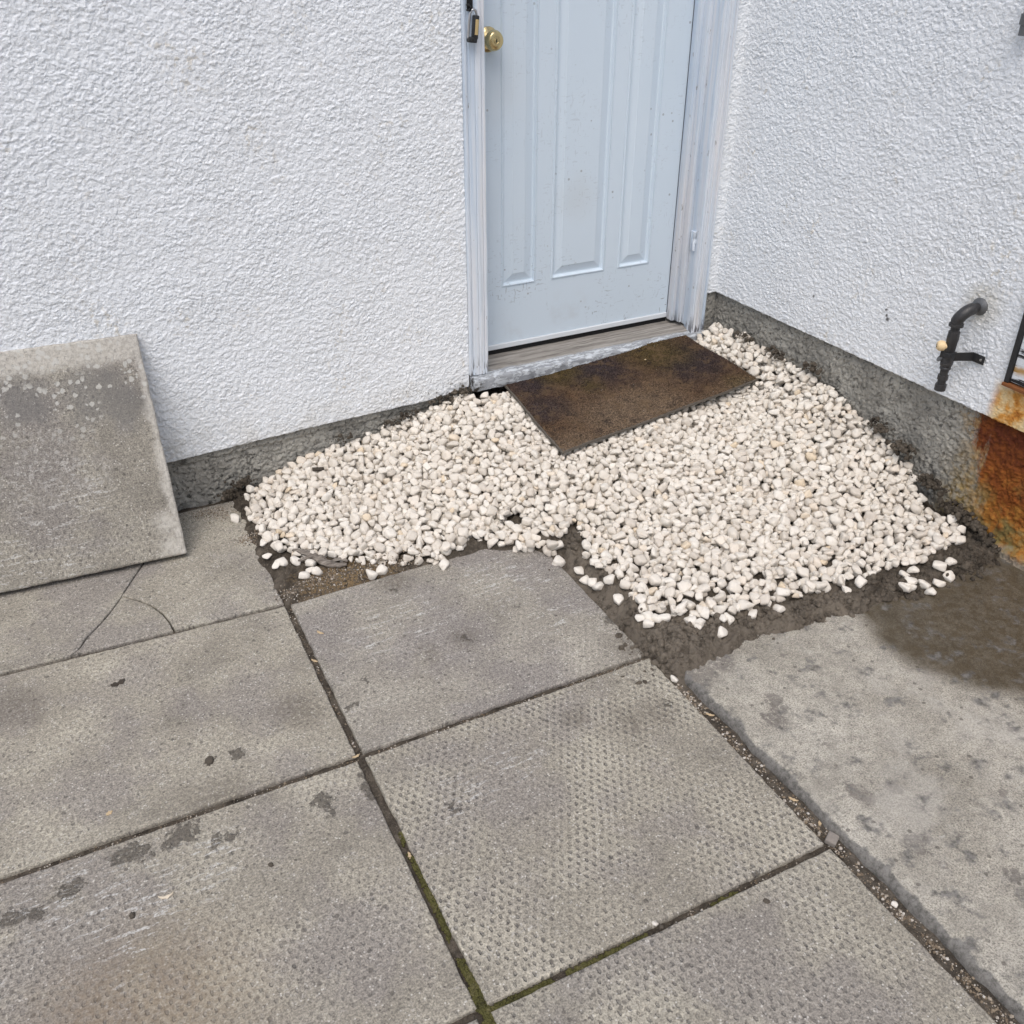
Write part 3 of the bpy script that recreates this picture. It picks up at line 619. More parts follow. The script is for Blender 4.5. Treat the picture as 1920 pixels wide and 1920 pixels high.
# surface of the gravel bed (control points read off the photo: walls, front edge, under the mat)
CP = np.array([(-1.80, 0, .005), (-1.728, 0, .027), (-1.627, 0, .07), (-1.442, 0, .10), (-1.275, 0, .128), (-1.102, 0, .170), (-1.004, -.03, .186), (-.7, -.05, .205), (-.4, -.05, .215), (-.1, -.05, .235),
               (0, -.042, .268), (0, -.193, .268), (0, -.363, .258), (0, -.519, .252), (0, -.671, .228), (0, -.82, .18), (0, -.96, .125), (0, -1.102, .06), (0, -1.196, .02),
               (-.884, -.416, .120), (-.104, -.394, .166), (-.5, -.40, .140), (-.5, -.2, .172), (-.86, -.1, .172), (-1.82, -.15, .01), (-1.83, -.45, .012), (-1.65, -.53, .02), (-1.4, -.58, .03), (-1.2, -.62, .03), (-1.08, -.75, .03), (-1.07, -1.05, .025),
               (-.95, -1.17, .03), (-.65, -1.22, .03), (-.35, -1.27, .03), (-.1, -1.27, .025), (-.5, -.8, .09), (-.8, -.8, .075), (-1.1, -.4, .105), (-1.5, -.3, .06), (-.25, -.7, .13), (-.2, -1.0, .07), (-.6, -1.05, .05)])
def tps_fit(P, lam=2e-4):
    n = len(P); d = np.hypot(P[:, None, 0] - P[None, :, 0], P[:, None, 1] - P[None, :, 1]); K = np.where(d > 0, d * d * np.log(d + 1e-12), 0) + lam * np.eye(n)
    Q = np.c_[np.ones(n), P[:, :2]]; A = np.block([[K, Q], [Q.T, np.zeros((3, 3))]]); return np.linalg.solve(A, np.r_[P[:, 2], 0, 0, 0])
TW = tps_fit(CP)
def gsurf(x, y):
    x = np.asarray(x, float); y = np.asarray(y, float); s = TW[-3] + TW[-2] * x + TW[-1] * y
    for k in range(len(CP)):
        d2 = (x - CP[k, 0]) ** 2 + (y - CP[k, 1]) ** 2; s = s + TW[k] * .5 * d2 * np.log(d2 + 1e-12)
    return s
def soil_z(X, Y):
    wx = X + .013 * fbm(X * 14, Y * 14, 5, 5); wy = Y + .013 * fbm(X * 14, Y * 14, 9, 5)
    sd_ = poly_sd(wx, wy, MUD)
    joint = -.0105 + .003 * fbm(X * 30, Y * 30, 1, 3)
    mud = .002 + .020 * sstep(0, .05, sd_) * (X > -1.12) + .006 * sstep(0, .04, sd_)
    g = gsurf(X, Y) - .050
    z = np.where(sd_ > -.03, joint + (np.maximum(mud, g) - joint) * sstep(-.012, .012, sd_), joint)
    lump = .009 * fbm(X * 24, Y * 24, 21, 4) + .011 * np.abs(fbm(X * 55, Y * 55, 27, 3)) + .006 * np.abs(pnoise(X * 120, Y * 120, 29))
    return z + lump * sstep(-.01, .03, sd_)
gx = axis_pts([(-2.05, .03, .0042)]); gy = axis_pts([(-1.45, .04, .0042)])
X, Y = np.meshgrid(gx, gy, indexing='ij'); SZ = soil_z(X, Y)
# keep soil out of the slabs it would poke through except where mud lies over them
vs_ = [np.stack([X, Y, SZ], -1).reshape(-1, 3)]; fs_ = [grid_faces(len(gx), len(gy))]; off = len(vs_[0])
for (x0, x1, y0, y1) in [(-3.4, -2.05, -3.2, .04), (-2.05, -1.03, -3.2, -1.45)]:
    ax = axis_pts([(x0, x1, .006)]); ay = axis_pts([(y0, y1, .006)]) if x0 > -3 else axis_pts([(y0, y1, .02)])
    if x0 < -3: ax = axis_pts([(x0, x1, .02)])
    a, c = np.meshgrid(ax, ay, indexing='ij'); zz = -.0105 + .003 * fbm(a * 30, c * 30, 1, 3)
    vs_.append(np.stack([a, c, zz], -1).reshape(-1, 3)); fs_.append(grid_faces(len(ax), len(ay), off)); off += len(vs_[-1])
soil = link('soil', np_mesh('soil', np.concatenate(vs_), fs_), M['soil']); tag(soil, 'dark damp soil around the gravel and in the paving joints', 'soil', kind='structure')
mb = MB(); mb.box((-60, -60, -.30), (60, 60, -.075)); gr_o = mb.build('ground', M['ground']); tag(gr_o, 'bare yard ground beyond the paving', 'ground', kind='structure')
# poured concrete path with a tooled edge
ys = axis_pts([(-6, -2.6, .1), (-2.6, -1.10, .012)]); prof = [(-.010, -.07), (-.0092, -.012), (-.0075, -.002), (-.004, .005), (.001, .0095), (.007, .0115), (.03, .0125)]
xs = [.10, .2, .3, .4, .55, .7, .85, 1.0, 1.10]
P = []
for y in ys:
    wb = .0045 * float(fbm(y * 9, 1.0, 3, 4)); lean = .010 * (y + 1.3)
    row = [(pad_edge_x + a + wb * (1 if a < .01 else .4) + lean * 1.1, y, z_ + .0015 * float(pnoise(y * 12, a * 300, 6))) for a, z_ in prof] + [(pad_edge_x + a, y, .0125) for a in xs]
    P.append(row)
P = np.array(P); path = link('path', np_mesh('path', P.reshape(-1, 3), grid_faces(P.shape[0], P.shape[1], 0, True)), M['path']); tag(path, 'pale poured concrete path with a damp patch by the wall', 'path', kind='structure')

# ================================================================== PAVING SLABS
def poly_slab(pieces, name, mat, label, top=0.0, thick=.048, bevel=.004, tilt=(0, 0), group='square concrete paving slabs'):
    """pieces: outlines in world x,y; all of them one slab"""
    allp = np.concatenate([np.array(p) for p in pieces]); c = allp.mean(0); bmx = bmesh.new()
    for pc in pieces:
        pts = []
        n = len(pc)
        for i in range(n):
            a = np.array(pc[i]); b_ = np.array(pc[(i + 1) % n]); L = np.linalg.norm(b_ - a); k = max(1, int(L / .018)); nrm = np.array([-(b_ - a)[1], (b_ - a)[0]]) / max(L, 1e-6)
            for j in range(k):
                t_ = j / k; q = a + (b_ - a) * t_; amp = .0019 if 0 < j else .001
                if L < .13: amp *= .6
                q = q + nrm * amp * float(fbm(q[0] * 34 + 3, q[1] * 34 + 7, 2, 3)); pts.append(q)
        if sum(pts[i][0] * pts[(i + 1) % len(pts)][1] - pts[(i + 1) % len(pts)][0] * pts[i][1] for i in range(len(pts))) < 0: pts = pts[::-1]
        bt = bmesh.new(); m = len(pts); P_ = np.array(pts)
        # inward offset for a worn, rounded arris
        def inset(d):
            nx_ = np.roll(P_, -1, 0) - np.roll(P_, 1, 0); nn = np.stack([-nx_[:, 1], nx_[:, 0]], 1); nn /= np.linalg.norm(nn, axis=1)[:, None] + 1e-9; return P_ + nn * d
        rings = []
        for d, zz in [(0, -thick), (0, -bevel * 1.2), (bevel * .22, -bevel * .45), (bevel * .7, -bevel * .1), (bevel * 1.5, 0)]:
            Q = inset(d); rings.append([bt.verts.new((q[0] - c[0], q[1] - c[1], zz + tilt[0] * (q[0] - c[0]) + tilt[1] * (q[1] - c[1]))) for q in Q])
        for r0, r1 in zip(rings, rings[1:]):
            for i in range(m): bt.faces.new((r0[i], r0[(i + 1) % m], r1[(i + 1) % m], r1[i]))
        bt.faces.new(rings[-1]); bt.faces.new(rings[0][::-1]); t_ = D.meshes.new('t'); bt.to_mesh(t_); bt.free(); bmx.from_mesh(t_); D.meshes.remove(t_)
    me = D.meshes.new(name); bmx.to_mesh(me); bmx.free(); o = link(name, me, mat, None, (c[0], c[1], top)); return tag(o, label, 'paving slab', group)
def gz(lst): return [(*G(a, b), r) for a, b, r in lst]
# cracked slab at the house wall: three fragments
cr = [np.array(G(*p)[:2]) for p in [(268, 1058), (252, 1080), (240, 1100), (228, 1117), (208, 1143), (190, 1166), (165, 1195), (148, 1215), (137, 1231)]]
cr = [p + np.array([random.gauss(0, .0025), random.gauss(0, .0025)]) for p in cr]
cr2 = [np.array(G(*p)[:2]) for p in [(228, 1117), (262, 1126), (286, 1136), (305, 1150), (318, 1166), (328, 1187)]]
q = q_in(L0, J0, J1, L1); q0, q1, q2, q3 = q        # back-left, back-right, front-right, front-left
def onfront(p): t_ = (p[0] - q3[0]) / (q2[0] - q3[0]); return q3 + (q2 - q3) * t_
def onback(p): return np.array([p[0], q0[1] + (q1[1] - q0[1]) * (p[0] - q0[0]) / (q1[0] - q0[0])])
top_c = onback(cr[0] + (.02, 0)); lead = [top_c, top_c * .5 + cr[0] * .5 + (.012, 0)]
gap = .0021
main = lead + cr; f1 = onfront(main[-1]); main[-1] = f1; f2 = onfront(cr2[-1]); br = cr2[:-1] + [f2]
sh = lambda L, dx, dy: [p + (dx, dy) for p in L]
up = lead + cr[:4]
pA = [q0] + sh(main, -gap, 0)[:-1] + [f1 + (-gap, 0), q3]
pB = [q1, q2, f2 + (gap, 0)] + sh(br[:-1], gap * .6, gap)[::-1] + sh(up[:-1], gap, 0)[::-1]
pC = [br[0] + (0, -gap * 1.2)] + sh(br[1:-1], -gap * .6, -gap) + [f2 + (-gap, 0), f1 + (gap, 0)] + sh(cr[4:-1], gap, 0)[::-1]
poly_slab([pA, pB, pC], 'paving_slab', slab_mat('slab concrete cracked', 1, (1.06, 1.03, .975), .22), 'cracked grey paving slab running back to the white wall, under the leaning slab', tilt=(0, .002))
poly_slab([q_in(J1, L1, L2, J2, .0075)], 'paving_slab', slab_mat('slab concrete smooth', 2, (1.08, 1.045, .98), .26, mud=gz([(392, 1427, .011), (440, 1412, .014)]), dark=gz([(560, 1330, .06), (30, 1330, .06), (420, 1520, .10)])), 'smooth grey slab with a dark dead leaf on it, in front of the cracked slab')
poly_slab([q_in(J2, L2, L3, J3, .0105)], 'paving_slab', slab_mat('slab concrete muddy', 3, (1.05, 1.015, .955), .42, mud=gz([(345, 1560, .024), (325, 1572, .018), (240, 1608, .026), (262, 1598, .018), (140, 1665, .016), (120, 1672, .012), (60, 1715, .020), (35, 1722, .014), (610, 1510, .022), (615, 1490, .014), (405, 1575, .018), (440, 1570, .012), (700, 1480, .022), (20, 1730, .02), (690, 1455, .016)]), brown=gz([(300, 1890, .14), (190, 1900, .10)]), scuff=gz([(250, 1700, .10), (120, 1690, .08), (400, 1620, .08), (250, 1780, .05)])), 'muddy grey slab with a brown stain and scraped white marks, lower left of the paving')
poly_slab([q_in(J1, R0, R1, J2, .0085)], 'paving_slab', slab_mat('slab concrete scuffed', 4, (1.0, .972, .945), .24, dark=gz([(870, 1195, .035), (800, 1225, .03), (1190, 1215, .05), (740, 1095, .04)]), mud=gz([(868, 1192, .013), (690, 1272, .010), (1150, 1165, .016), (655, 1325, .012), (735, 1108, .012)]), scuff=gz([(760, 1165, .10), (940, 1090, .10), (700, 1195, .06), (1000, 1080, .05), (1040, 1150, .07)])), 'scuffed grey slab with white scrape marks, its back edge buried under the white gravel')
poly_slab([q_in(J2, R1, R2, J3, .008)], 'paving_slab', slab_mat('slab concrete dimpled', 5, (1.09, 1.055, .99), 1.0, dark=gz([(1240, 1335, .05), (1180, 1350, .05), (1080, 1345, .03)]), mud=gz([(1250, 1322, .012), (850, 1515, .012), (1415, 1632, .012)]), scuff=gz([(960, 1430, .06), (870, 1490, .06)])), 'whole dimpled slab beside the concrete path, between the scuffed slab and the mossy joint', tilt=(.001, 0))
poly_slab([q_in(J3, R2, R3, J4)], 'paving_slab', slab_mat('slab concrete half dimpled', 6, (1.06, 1.03, .97), .7), 'grey slab below the mossy joint, cut off by the bottom edge of the photo', tilt=(0, .001))
poly_slab([q_in(J3 + (-.012, 0), L3, L4, J4 + (-.01, 0))], 'paving_slab', slab_mat('slab concrete sliver', 7, (.98, .97, .94), .4), 'paving slab of which only a sliver shows at the bottom edge, left of the moss')
for k, (a, b_, c_, d_, nm) in enumerate([(LL0, L0, L1, LL1, 'cracked slab'), (LL1, L1, L2, LL2, 'slab with the dead leaf'), (LL2, L2, L3, LL3, 'muddy slab with the brown stain')]):
    poly_slab([q_in(b_, a, d_, c_)], 'paving_slab', slab_mat('slab concrete outer %s' % nm, 8 + k, (1.02, .99, .96), .25), 'plain grey paving slab joining the left side of the ' + nm)
# leaning slab: local x width, y up its height, z out of its face
bl, brr = G(0, 1113, .018), G(352, 1038, .018)
ex = Vector(brr - bl).normalized(); topr = Vector((float(brr[0]) + .02, -.028, .575)); ey = (topr - Vector(brr)).normalized(); ey = (ey - ex * ey.dot(ex)).normalized(); ez = ex.cross(ey)
Wd, Hh, Tt = .725, .612, .046
b = bmesh.new(); n_ = 40; pts = []
def edge(a, c, k):
    return [(a[0] + (c[0] - a[0]) * i / k, a[1] + (c[1] - a[1]) * i / k) for i in range(k)]
cs = [(-Wd / 2, 0), (Wd / 2, 0), (Wd / 2 - .006, Hh), (-Wd / 2, Hh)]
for i in range(4): pts += edge(cs[i], cs[(i + 1) % 4], n_)
pts = [(x + .0016 * float(fbm(x * 26 + 4, y * 26, 3, 4)), y + .0016 * float(fbm(x * 26, y * 26 + 9, 7, 4))) for x, y in pts]
P_ = np.array(pts); nx_ = np.roll(P_, -1, 0) - np.roll(P_, 1, 0); nn = np.stack([-nx_[:, 1], nx_[:, 0]], 1); nn /= np.linalg.norm(nn, axis=1)[:, None]
rings = []
for d, zz in [(.003, -Tt), (0, -Tt + .004), (0, -.006), (.002, -.002), (.006, 0)]:
    Q = P_ + nn * d; rings.append([b.verts.new((a, c, zz)) for a, c in Q])
m = len(pts)
for r0, r1 in zip(rings, rings[1:]):
    for i in range(m): b.faces.new((r0[i], r0[(i + 1) % m], r1[(i + 1) % m], r1[i]))
b.faces.new(rings[-1]); b.faces.new(rings[0][::-1])
me = D.meshes.new('paving_slab'); b.to_mesh(me); b.free()
lean = link('paving_slab', me, slab_mat('slab concrete leaning', 12, (.92, .90, .87), .28, vec='local', rim=True, scuff=[(-.30, .15, 0, .10), (.0, .06, 0, .12), (.12, .22, 0, .08), (-.12, .05, 0, .06)]))
Mx = Matrix((ex, ey, ez)).transposed().to_4x4(); Mx.translation = Vector(brr) - ex * (Wd / 2); lean.matrix_world = Mx
tag(lean, 'grey paving slab with pale worn rim, leaning upright against the white wall', 'paving slab', 'square concrete paving slabs')

# ================================================================== DOORMAT
MC = [np.array(G(938, 712, .203)), np.array(G(1285, 630, .243)), np.array(G(1420, 712, .190)), np.array(G(1055, 850, .140))]     # back-left, back-right, front-right, front-left
mc = np.mean(MC, 0)
def mat_pt(u, v, dz=0):
    p = (MC[0] * (1 - u)[..., None] + MC[1] * u[..., None]) * (1 - v)[..., None] + (MC[3] * (1 - u)[..., None] + MC[2] * u[..., None]) * v[..., None]
    p = p.copy(); p[..., 2] += dz + .004 * pnoise(u * 3.1, v * 2.3, 12) - .006 * np.exp(-((u - .2) ** 2 + v ** 2) * 30); return p
us = np.linspace(0, 1, 330); vs = np.linspace(0, 1, 190); U, V = np.meshgrid(us, vs, indexing='ij')
ed = np.minimum(np.minimum(U, 1 - U) * .75, np.minimum(V, 1 - V) * .43)
rag = .0015 * fbm(U * 40, V * 40, 33, 3) * (ed < .002)
pile_h = .004 + .0028 * RNG.random(U.shape) + .0015 * fbm(U * 60, V * 40, 3, 3); pile_h = pile_h * sstep(-.001, .004, ed)
P = mat_pt(U, V, pile_h); P[..., 0] += rag; P[..., 1] += rag
mat_o = empty('doormat', tuple(mc), 'worn brown carpet doormat lying on the white gravel in front of the door', 'doormat')
lp = P.reshape(-1, 3) - mc
# fibre tufts standing in the pile
nf = 26000; fu, fv = RNG.random(nf), RNG.random(nf); bp = mat_pt(fu, fv, .004) - mc; an = RNG.random(nf) * 6.283; ln = .004 + .006 * RNG.random(nf); wd = .0009
dirv = np.stack([np.cos(an) * .8, np.sin(an) * .8, .35 + .5 * RNG.random(nf)], 1); prp = np.stack([-np.sin(an), np.cos(an), an * 0], 1) * wd
tv = np.stack([bp - prp, bp + prp, bp + dirv * ln[:, None]], 1).reshape(-1, 3)
f0 = grid_faces(len(us), len(vs), 0, True); f1_ = np.arange(nf * 3).reshape(-1, 3) + len(lp)
link('pile', np_mesh('pile', np.concatenate([lp, tv]), [f0, f1_]), M['mat'], mat_o)
us2 = np.linspace(0, 1, 60); vs2 = np.linspace(0, 1, 36); U, V = np.meshgrid(us2, vs2, indexing='ij')
T = mat_pt(U, V, .0035) - mc; B = mat_pt(U, V, -.0035) - mc; grow = np.array([1.006, 1.006, 1.0]); T = T * grow; B = B * grow
vv = np.concatenate([T.reshape(-1, 3), B.reshape(-1, 3)]); nT = 60 * 36; a_, c_ = 60, 36
bd = [i * c_ for i in range(a_)] + [(a_ - 1) * c_ + j for j in range(1, c_)] + [i * c_ + c_ - 1 for i in range(a_ - 2, -1, -1)] + [j for j in range(c_ - 2, 0, -1)]
sf = np.array([[bd[k], bd[(k + 1) % len(bd)], bd[(k + 1) % len(bd)] + nT, bd[k] + nT] for k in range(len(bd))])
link('backing', np_mesh('backing', vv, [grid_faces(a_, c_, 0, True), grid_faces(a_, c_, nT), sf], False), M['backing'], mat_o)

# ================================================================== GRAVEL
def ico(sub):
    b = bmesh.new(); bmesh.ops.create_icosphere(b, subdivisions=sub, radius=1); b.verts.ensure_lookup_table(); v = np.array([x.co[:] for x in b.verts]); f = np.array([[x.index for x in q_.verts] for q_ in b.faces]); b.free(); return v / np.linalg.norm(v, axis=1)[:, None], f
IV, IF = ico(3)
def pebble_shape(r):
    k = r.integers(6, 11); nrm = r.normal(size=(k, 3)); nrm /= np.linalg.norm(nrm, axis=1)[:, None]; dd = r.uniform(.62, 1.0, k)
    nrm = np.concatenate([nrm, np.eye(3), -np.eye(3)]); dd = np.concatenate([dd, np.full(6, 1.0)])
    dots = np.maximum(IV @ nrm.T, 1e-4) / dd; rr = (dots ** 15).sum(1) ** (-1 / 15.)
    s = r.uniform(.0092, .0168) * (1.22 if r.random() < .14 else 1); asp = np.array([1.0, r.uniform(.68, .95), r.uniform(.5, .8)])
    return IV * rr[:, None] * asp * s * 1.02
def rot_mat(r, flat=True):
    yaw = r.random() * 6.283; tx, ty = (r.normal() * .42, r.normal() * .42)
    cz, sz = np.cos(yaw), np.sin(yaw); Rz = np.array([[cz, -sz, 0], [sz, cz, 0], [0, 0, 1]])
    Rx = np.array([[1, 0, 0], [0, np.cos(tx), -np.sin(tx)], [0, np.sin(tx), np.cos(tx)]]); Ry = np.array([[np.cos(ty), 0, np.sin(ty)], [0, 1, 0], [-np.sin(ty), 0, np.cos(ty)]])
    return Rz @ Rx @ Ry
prng = np.random.default_rng(21)
CELL = .0034; x0g, y0g = -2.05, -1.45; nxg, nyg = int(2.10 / CELL), int(1.50 / CELL)
cx = x0g + (np.arange(nxg) + .5) * CELL; cy = y0g + (np.arange(nyg) + .5) * CELL; CXg, CYg = np.meshgrid(cx, cy, indexing='ij')
H = soil_z(CXg, CYg)
for poly in (q_in(J1, R0, R1, J2), q_in(L0, J0, J1, L1)): H = np.where(in_poly(CXg, CYg, [tuple(p) for p in poly]), np.maximum(H, 0.0), H)
H = np.where((CXg > pad_edge_x) & (CYg < -1.10), np.maximum(H, .0125), H)
GS = gsurf(CXg, CYg)
# mat footprint caps the gravel under it
mp = [tuple(p[:2]) for p in MC]; inm = poly_sd(CXg, CYg, mp) > -.004
A_ = np.c_[np.array(MC)[:, :2], np.ones(4)]; pl = np.linalg.lstsq(A_, np.array(MC)[:, 2], rcond=None)[0]; CAP = np.where(inm, pl[0] * CXg + pl[1] * CYg + pl[2] - .007, 9.)
BED = [tuple(G(*p, .03)[:2]) for p in [(470, 912), (462, 955), (495, 1000), (520, 1030), (560, 1040), (640, 1040), (690, 1050), (750, 1045), (800, 1043), (850, 1030), (890, 1000), (915, 1012), (960, 1010), (985, 1022), (1045, 1020), (1070, 985), (1092, 1005), (1100, 1050), (1150, 1082), (1190, 1125), (1210, 1148), (1290, 1164), (1380, 1156), (1450, 1138), (1510, 1122), (1570, 1106), (1615, 1085), (1650, 1078), (1705, 1066), (1765, 1035), (1806, 1000)]] + \
      [(-.045, -1.09), (-.005, -1.0), (-.005, -.75), (-.006, -.045), (-.05, .005), (-.05, -.045), (-.99, -.052), (-1.0, -.008), (-1.70, -.006)]
BX0, BX1, BY0, BY1 = min(p[0] for p in BED), max(p[0] for p in BED), min(p[1] for p in BED), max(p[1] for p in BED)
TOPS = np.maximum(GS, H + .011)
variants = []
small = []
for k in range(560):
    v = pebble_shape(prng) @ rot_mat(prng).T * (1 if k < 420 else .72); r_ = np.abs(v[:, :2]).max(); n = int(np.ceil(r_ / CELL)); w_ = 2 * n + 1
    ix = np.clip(np.round(v[:, 0] / CELL).astype(int) + n, 0, w_ - 1); iy = np.clip(np.round(v[:, 1] / CELL).astype(int) + n, 0, w_ - 1)
    lo = np.full((w_, w_), 9.); hi = np.full((w_, w_), -9.); np.minimum.at(lo, (ix, iy), v[:, 2]); np.maximum.at(hi, (ix, iy), v[:, 2]); (variants if k < 420 else small).append((v, lo, hi, n, lo < 5))
cand = np.stack([prng.uniform(BX0, BX1, 400000), prng.uniform(BY0, BY1, 400000)], 1)
jx = cand[:, 0] + .012 * pnoise(cand[:, 0] * 25, cand[:, 1] * 25, 77); jy = cand[:, 1] + .012 * pnoise(cand[:, 0] * 25, cand[:, 1] * 25, 78)
cand = cand[in_poly(jx, jy, BED)]
bare = [tuple(G(962, 968, .05)[:2]), tuple(G(1092, 1010, .02)[:2])]
placed = []; ci = 0; stop = 0
NP = 16000
for it in range(NP):
    v, lo, hi, n, msk = variants[prng.integers(len(variants))] if it < 10000 else small[prng.integers(len(small))]; best = None
    for tr in range(12):
        px, py = cand[ci % len(cand)]; ci += 1
        i0, j0 = int((px - x0g) / CELL) - n, int((py - y0g) / CELL) - n
        if i0 < 0 or j0 < 0 or i0 + 2 * n + 1 > nxg or j0 + 2 * n + 1 > nyg: continue
        if px > -.006 + v[:, 0].min() * -1 * -1 and px + v[:, 0].max() > .010: continue
        if py + v[:, 1].max() > .012 and px < -1.0: continue
        if -1.02 < px < -.03 and py + v[:, 1].max() > -.034: continue
        if px >= -.06 and py + v[:, 1].max() > .012: continue
        if math.hypot(px - bare[0][0], py - bare[0][1]) < .030: continue
        sl = (slice(i0, i0 + 2 * n + 1), slice(j0, j0 + 2 * n + 1)); hh = H[sl]
        dd_ = (hh - lo)[msk]; zr = np.max(dd_) - .0078                      # nestles a little into what is below
        ctr = (i0 + n, j0 + n); score = zr - TOPS[ctr]
        if (zr + hi - CAP[sl])[msk].max() > 0: continue
        if best is None or score < best[0]: best = (score, zr, i0, j0, px, py)
    if best is None or best[0] > (.007 if it < 10000 else .001):
        stop += 1
        if stop > 4500: break
        continue
    _, zr, i0, j0, px, py = best; sl = (slice(i0, i0 + 2 * n + 1), slice(j0, j0 + 2 * n + 1)); sub = H[sl]; sub[msk] = np.maximum(sub[msk], (zr + hi)[msk])
    placed.append((v, (x0g + (i0 + n + .5) * CELL, y0g + (j0 + n + .5) * CELL, zr)))
nv = len(IV); V_ = np.concatenate([v + np.array(p) for v, p in placed]); F_ = (IF[None] + (np.arange(len(placed)) * nv)[:, None, None]).reshape(-1, 3)
pass
gb = link('gravel', np_mesh('gravel', V_, F_), M['pebble']); tag(gb, 'bed of cream white limestone gravel filling the corner in front of the door', 'gravel', kind='stuff')
# stray pebbles, each a thing
def height_at(x, y):
    i, j = int((x - x0g) / CELL), int((y - y0g) / CELL)
    if 0 <= i < nxg and 0 <= j < nyg: return float(H[max(0, i - 2):i + 3, max(0, j - 2):j + 3].mean())
    return 0.0
protos = []
for k in range(14):
    s = pebble_shape(prng); s = s * (.0148 / np.abs(s).max()) * prng.uniform(.95, 1.2); protos.append(np_mesh('stray_pebble', s, IF)); protos[-1].materials.append(M['pebble'])
ST = {
 ('stray white pebble on the dark soil between the cracked slab and the gravel', 'stray pebbles beside the cracked slab'): [(442, 973), (472, 969), (493, 1011), (500, 1042), (518, 1058), (528, 1054)],
 ('stray white pebble on the soil at the foot of the driftwood', 'stray pebbles around the driftwood'): [(556, 1053), (586, 1056), (584, 1069), (573, 1080), (595, 1073)],
 ('stray white pebble that rolled onto the back edge of the scuffed slab', 'stray pebbles on the scuffed slab'): [(694, 1062), (714, 1066), (833, 1041), (1047, 1037)],
 ('stray white pebble on the brown mud right of the scuffed slab', 'stray pebbles right of the scuffed slab'): [(1086, 1054), (1115, 1056), (1098, 1072), (1111, 1074), (1124, 1071), (1140, 1086), (1162, 1110), (1199, 1128), (1200, 1156)],
 ('stray white pebble on the brown mud at the front tip of the gravel', 'stray pebbles at the front tip of the gravel'): [(1217, 1144), (1235, 1148), (1218, 1168), (1244, 1161), (1294, 1157), (1314, 1162), (1310, 1174), (1323, 1150), (1357, 1160), (1370, 1148)],
 ('stray white pebble on dark mud along the edge of the concrete path', 'stray pebbles along the concrete path'): [(1411, 1142), (1465, 1125), (1587, 1106), (1613, 1090)],
 ('stray white pebble in the loose cluster on dark mud near the damp patch', 'stray pebbles near the damp patch'): [(1695, 1077), (1711, 1068), (1709, 1089), (1697, 1099), (1733, 1094), (1744, 1109), (1759, 1092), (1781, 1073), (1762, 1060), (1780, 1053), (1801, 1015), (1705, 1096)],
 ('stray white pebble on dark soil at the foot of the rusty foundation', 'stray pebbles by the rusty foundation'): [(1675, 847), (1702, 850), (1677, 832), (1755, 923), (1728, 907)],
}
def drop(name, me, px, py, label, cat, group=None, mat=None, z=None, rz=None, scale=1.0, lift=.008):
    zz = 0.0
    for _ in range(4):
        p = G(px, py, zz + lift); zz = height_at(p[0], p[1]) if z is None else z
    o = link(name, me, None, None, (float(p[0]), float(p[1]), zz + lift)); o.rotation_euler = (random.uniform(-.25, .25), random.uniform(-.25, .25), random.uniform(0, 6.28) if rz is None else rz); o.scale = (scale,) * 3
    return tag(o, label, cat, group)
for (lab, grp), pts in ST.items():
    for (a, c) in pts: drop('stray_pebble', protos[random.randrange(len(protos))], a, c, lab, 'pebble', grp, lift=.0075)
drop('stray_pebble', protos[3], 1355, 1187, 'lone white pebble farthest forward on the mud, at the edge of the concrete path', 'pebble', lift=.008)
drop('stray_pebble', protos[5], 1264, 1273, 'grey-white pebble at the top end of the joint beside the concrete path', 'pebble', z=-.008, scale=.62, lift=.007)
drop('stray_pebble', protos[8], 1228, 1732, 'small white pebble in the mossy joint below the dimpled slab', 'pebble', z=-.006, scale=.42, lift=.005)
drop('stray_pebble', protos[7], 1678, 1695, 'small white pebble low in the gritty joint along the concrete path', 'pebble', z=-.010, scale=.42, lift=.005)
fs = pebble_shape(prng); fs = fs / np.abs(fs).max(0) * np.array([.024, .011, .007]); fm = np_mesh('flat_stone', fs, IF); fm.materials.append(M['pebble'])
drop('flat_stone', fm, 1278, 1137, 'long flat cream stone at the front of the gravel', 'stone', rz=.35, lift=.008)
sb = MB(); sb.box((-.017, -.015, -.008), (.017, .015, .009), .004); so = sb.build('stone_chip', M['stone']); so.scale = (.72, .72, .8); p = G(1560, 1572, .004); so.location = (float(p[0]), float(p[1]), .001); so.rotation_euler = (.15, -.1, .5); tag(so, 'square grey stone chip where the paving joints meet the concrete path', 'stone')

# grit in the joints
def blob_mesh(centres, radii, r, sub=1):
    v0, f0 = ico(sub); n = len(centres); q = r.normal(size=(n, 3, 3)); Q = np.linalg.qr(q)[0]; asp = r.uniform(.55, 1.1, (n, 1, 3)); V = (v0[None] * asp * radii[:, None, None]) @ Q + centres[:, None, :]
    return V.reshape(-1, 3), (f0[None] + (np.arange(n) * len(v0))[:, None, None]).reshape(-1, 3)
gr_ = np.random.default_rng(5); C_ = []; R_ = []
def strip(p, q_, wdt, n, z, rmin, rmax):
    t_ = gr_.random(n); o = gr_.normal(size=n) * wdt; d = np.array(q_) - np.array(p); nn = np.array([-d[1], d[0]]) / np.linalg.norm(d); xy = np.array(p)[None] + t_[:, None] * d + o[:, None] * nn
    C_.append(np.c_[xy, z + gr_.random(n) * .003]); R_.append(rmin + (rmax - rmin) * gr_.random(n) ** 3)
strip(G(1262, 1270)[:2], (-1.118, -2.46), .008, 2600, -.013, .0012, .0048)
strip(J2 + (.01, 0), R1, .004, 700, -.013, .0012, .0032); strip(J1, J2, .004, 500, -.014, .0012, .0035); strip(J2, L2, .004, 600, -.013, .001, .003)
strip(J3, R2, .004, 300, -.013, .001, .003)
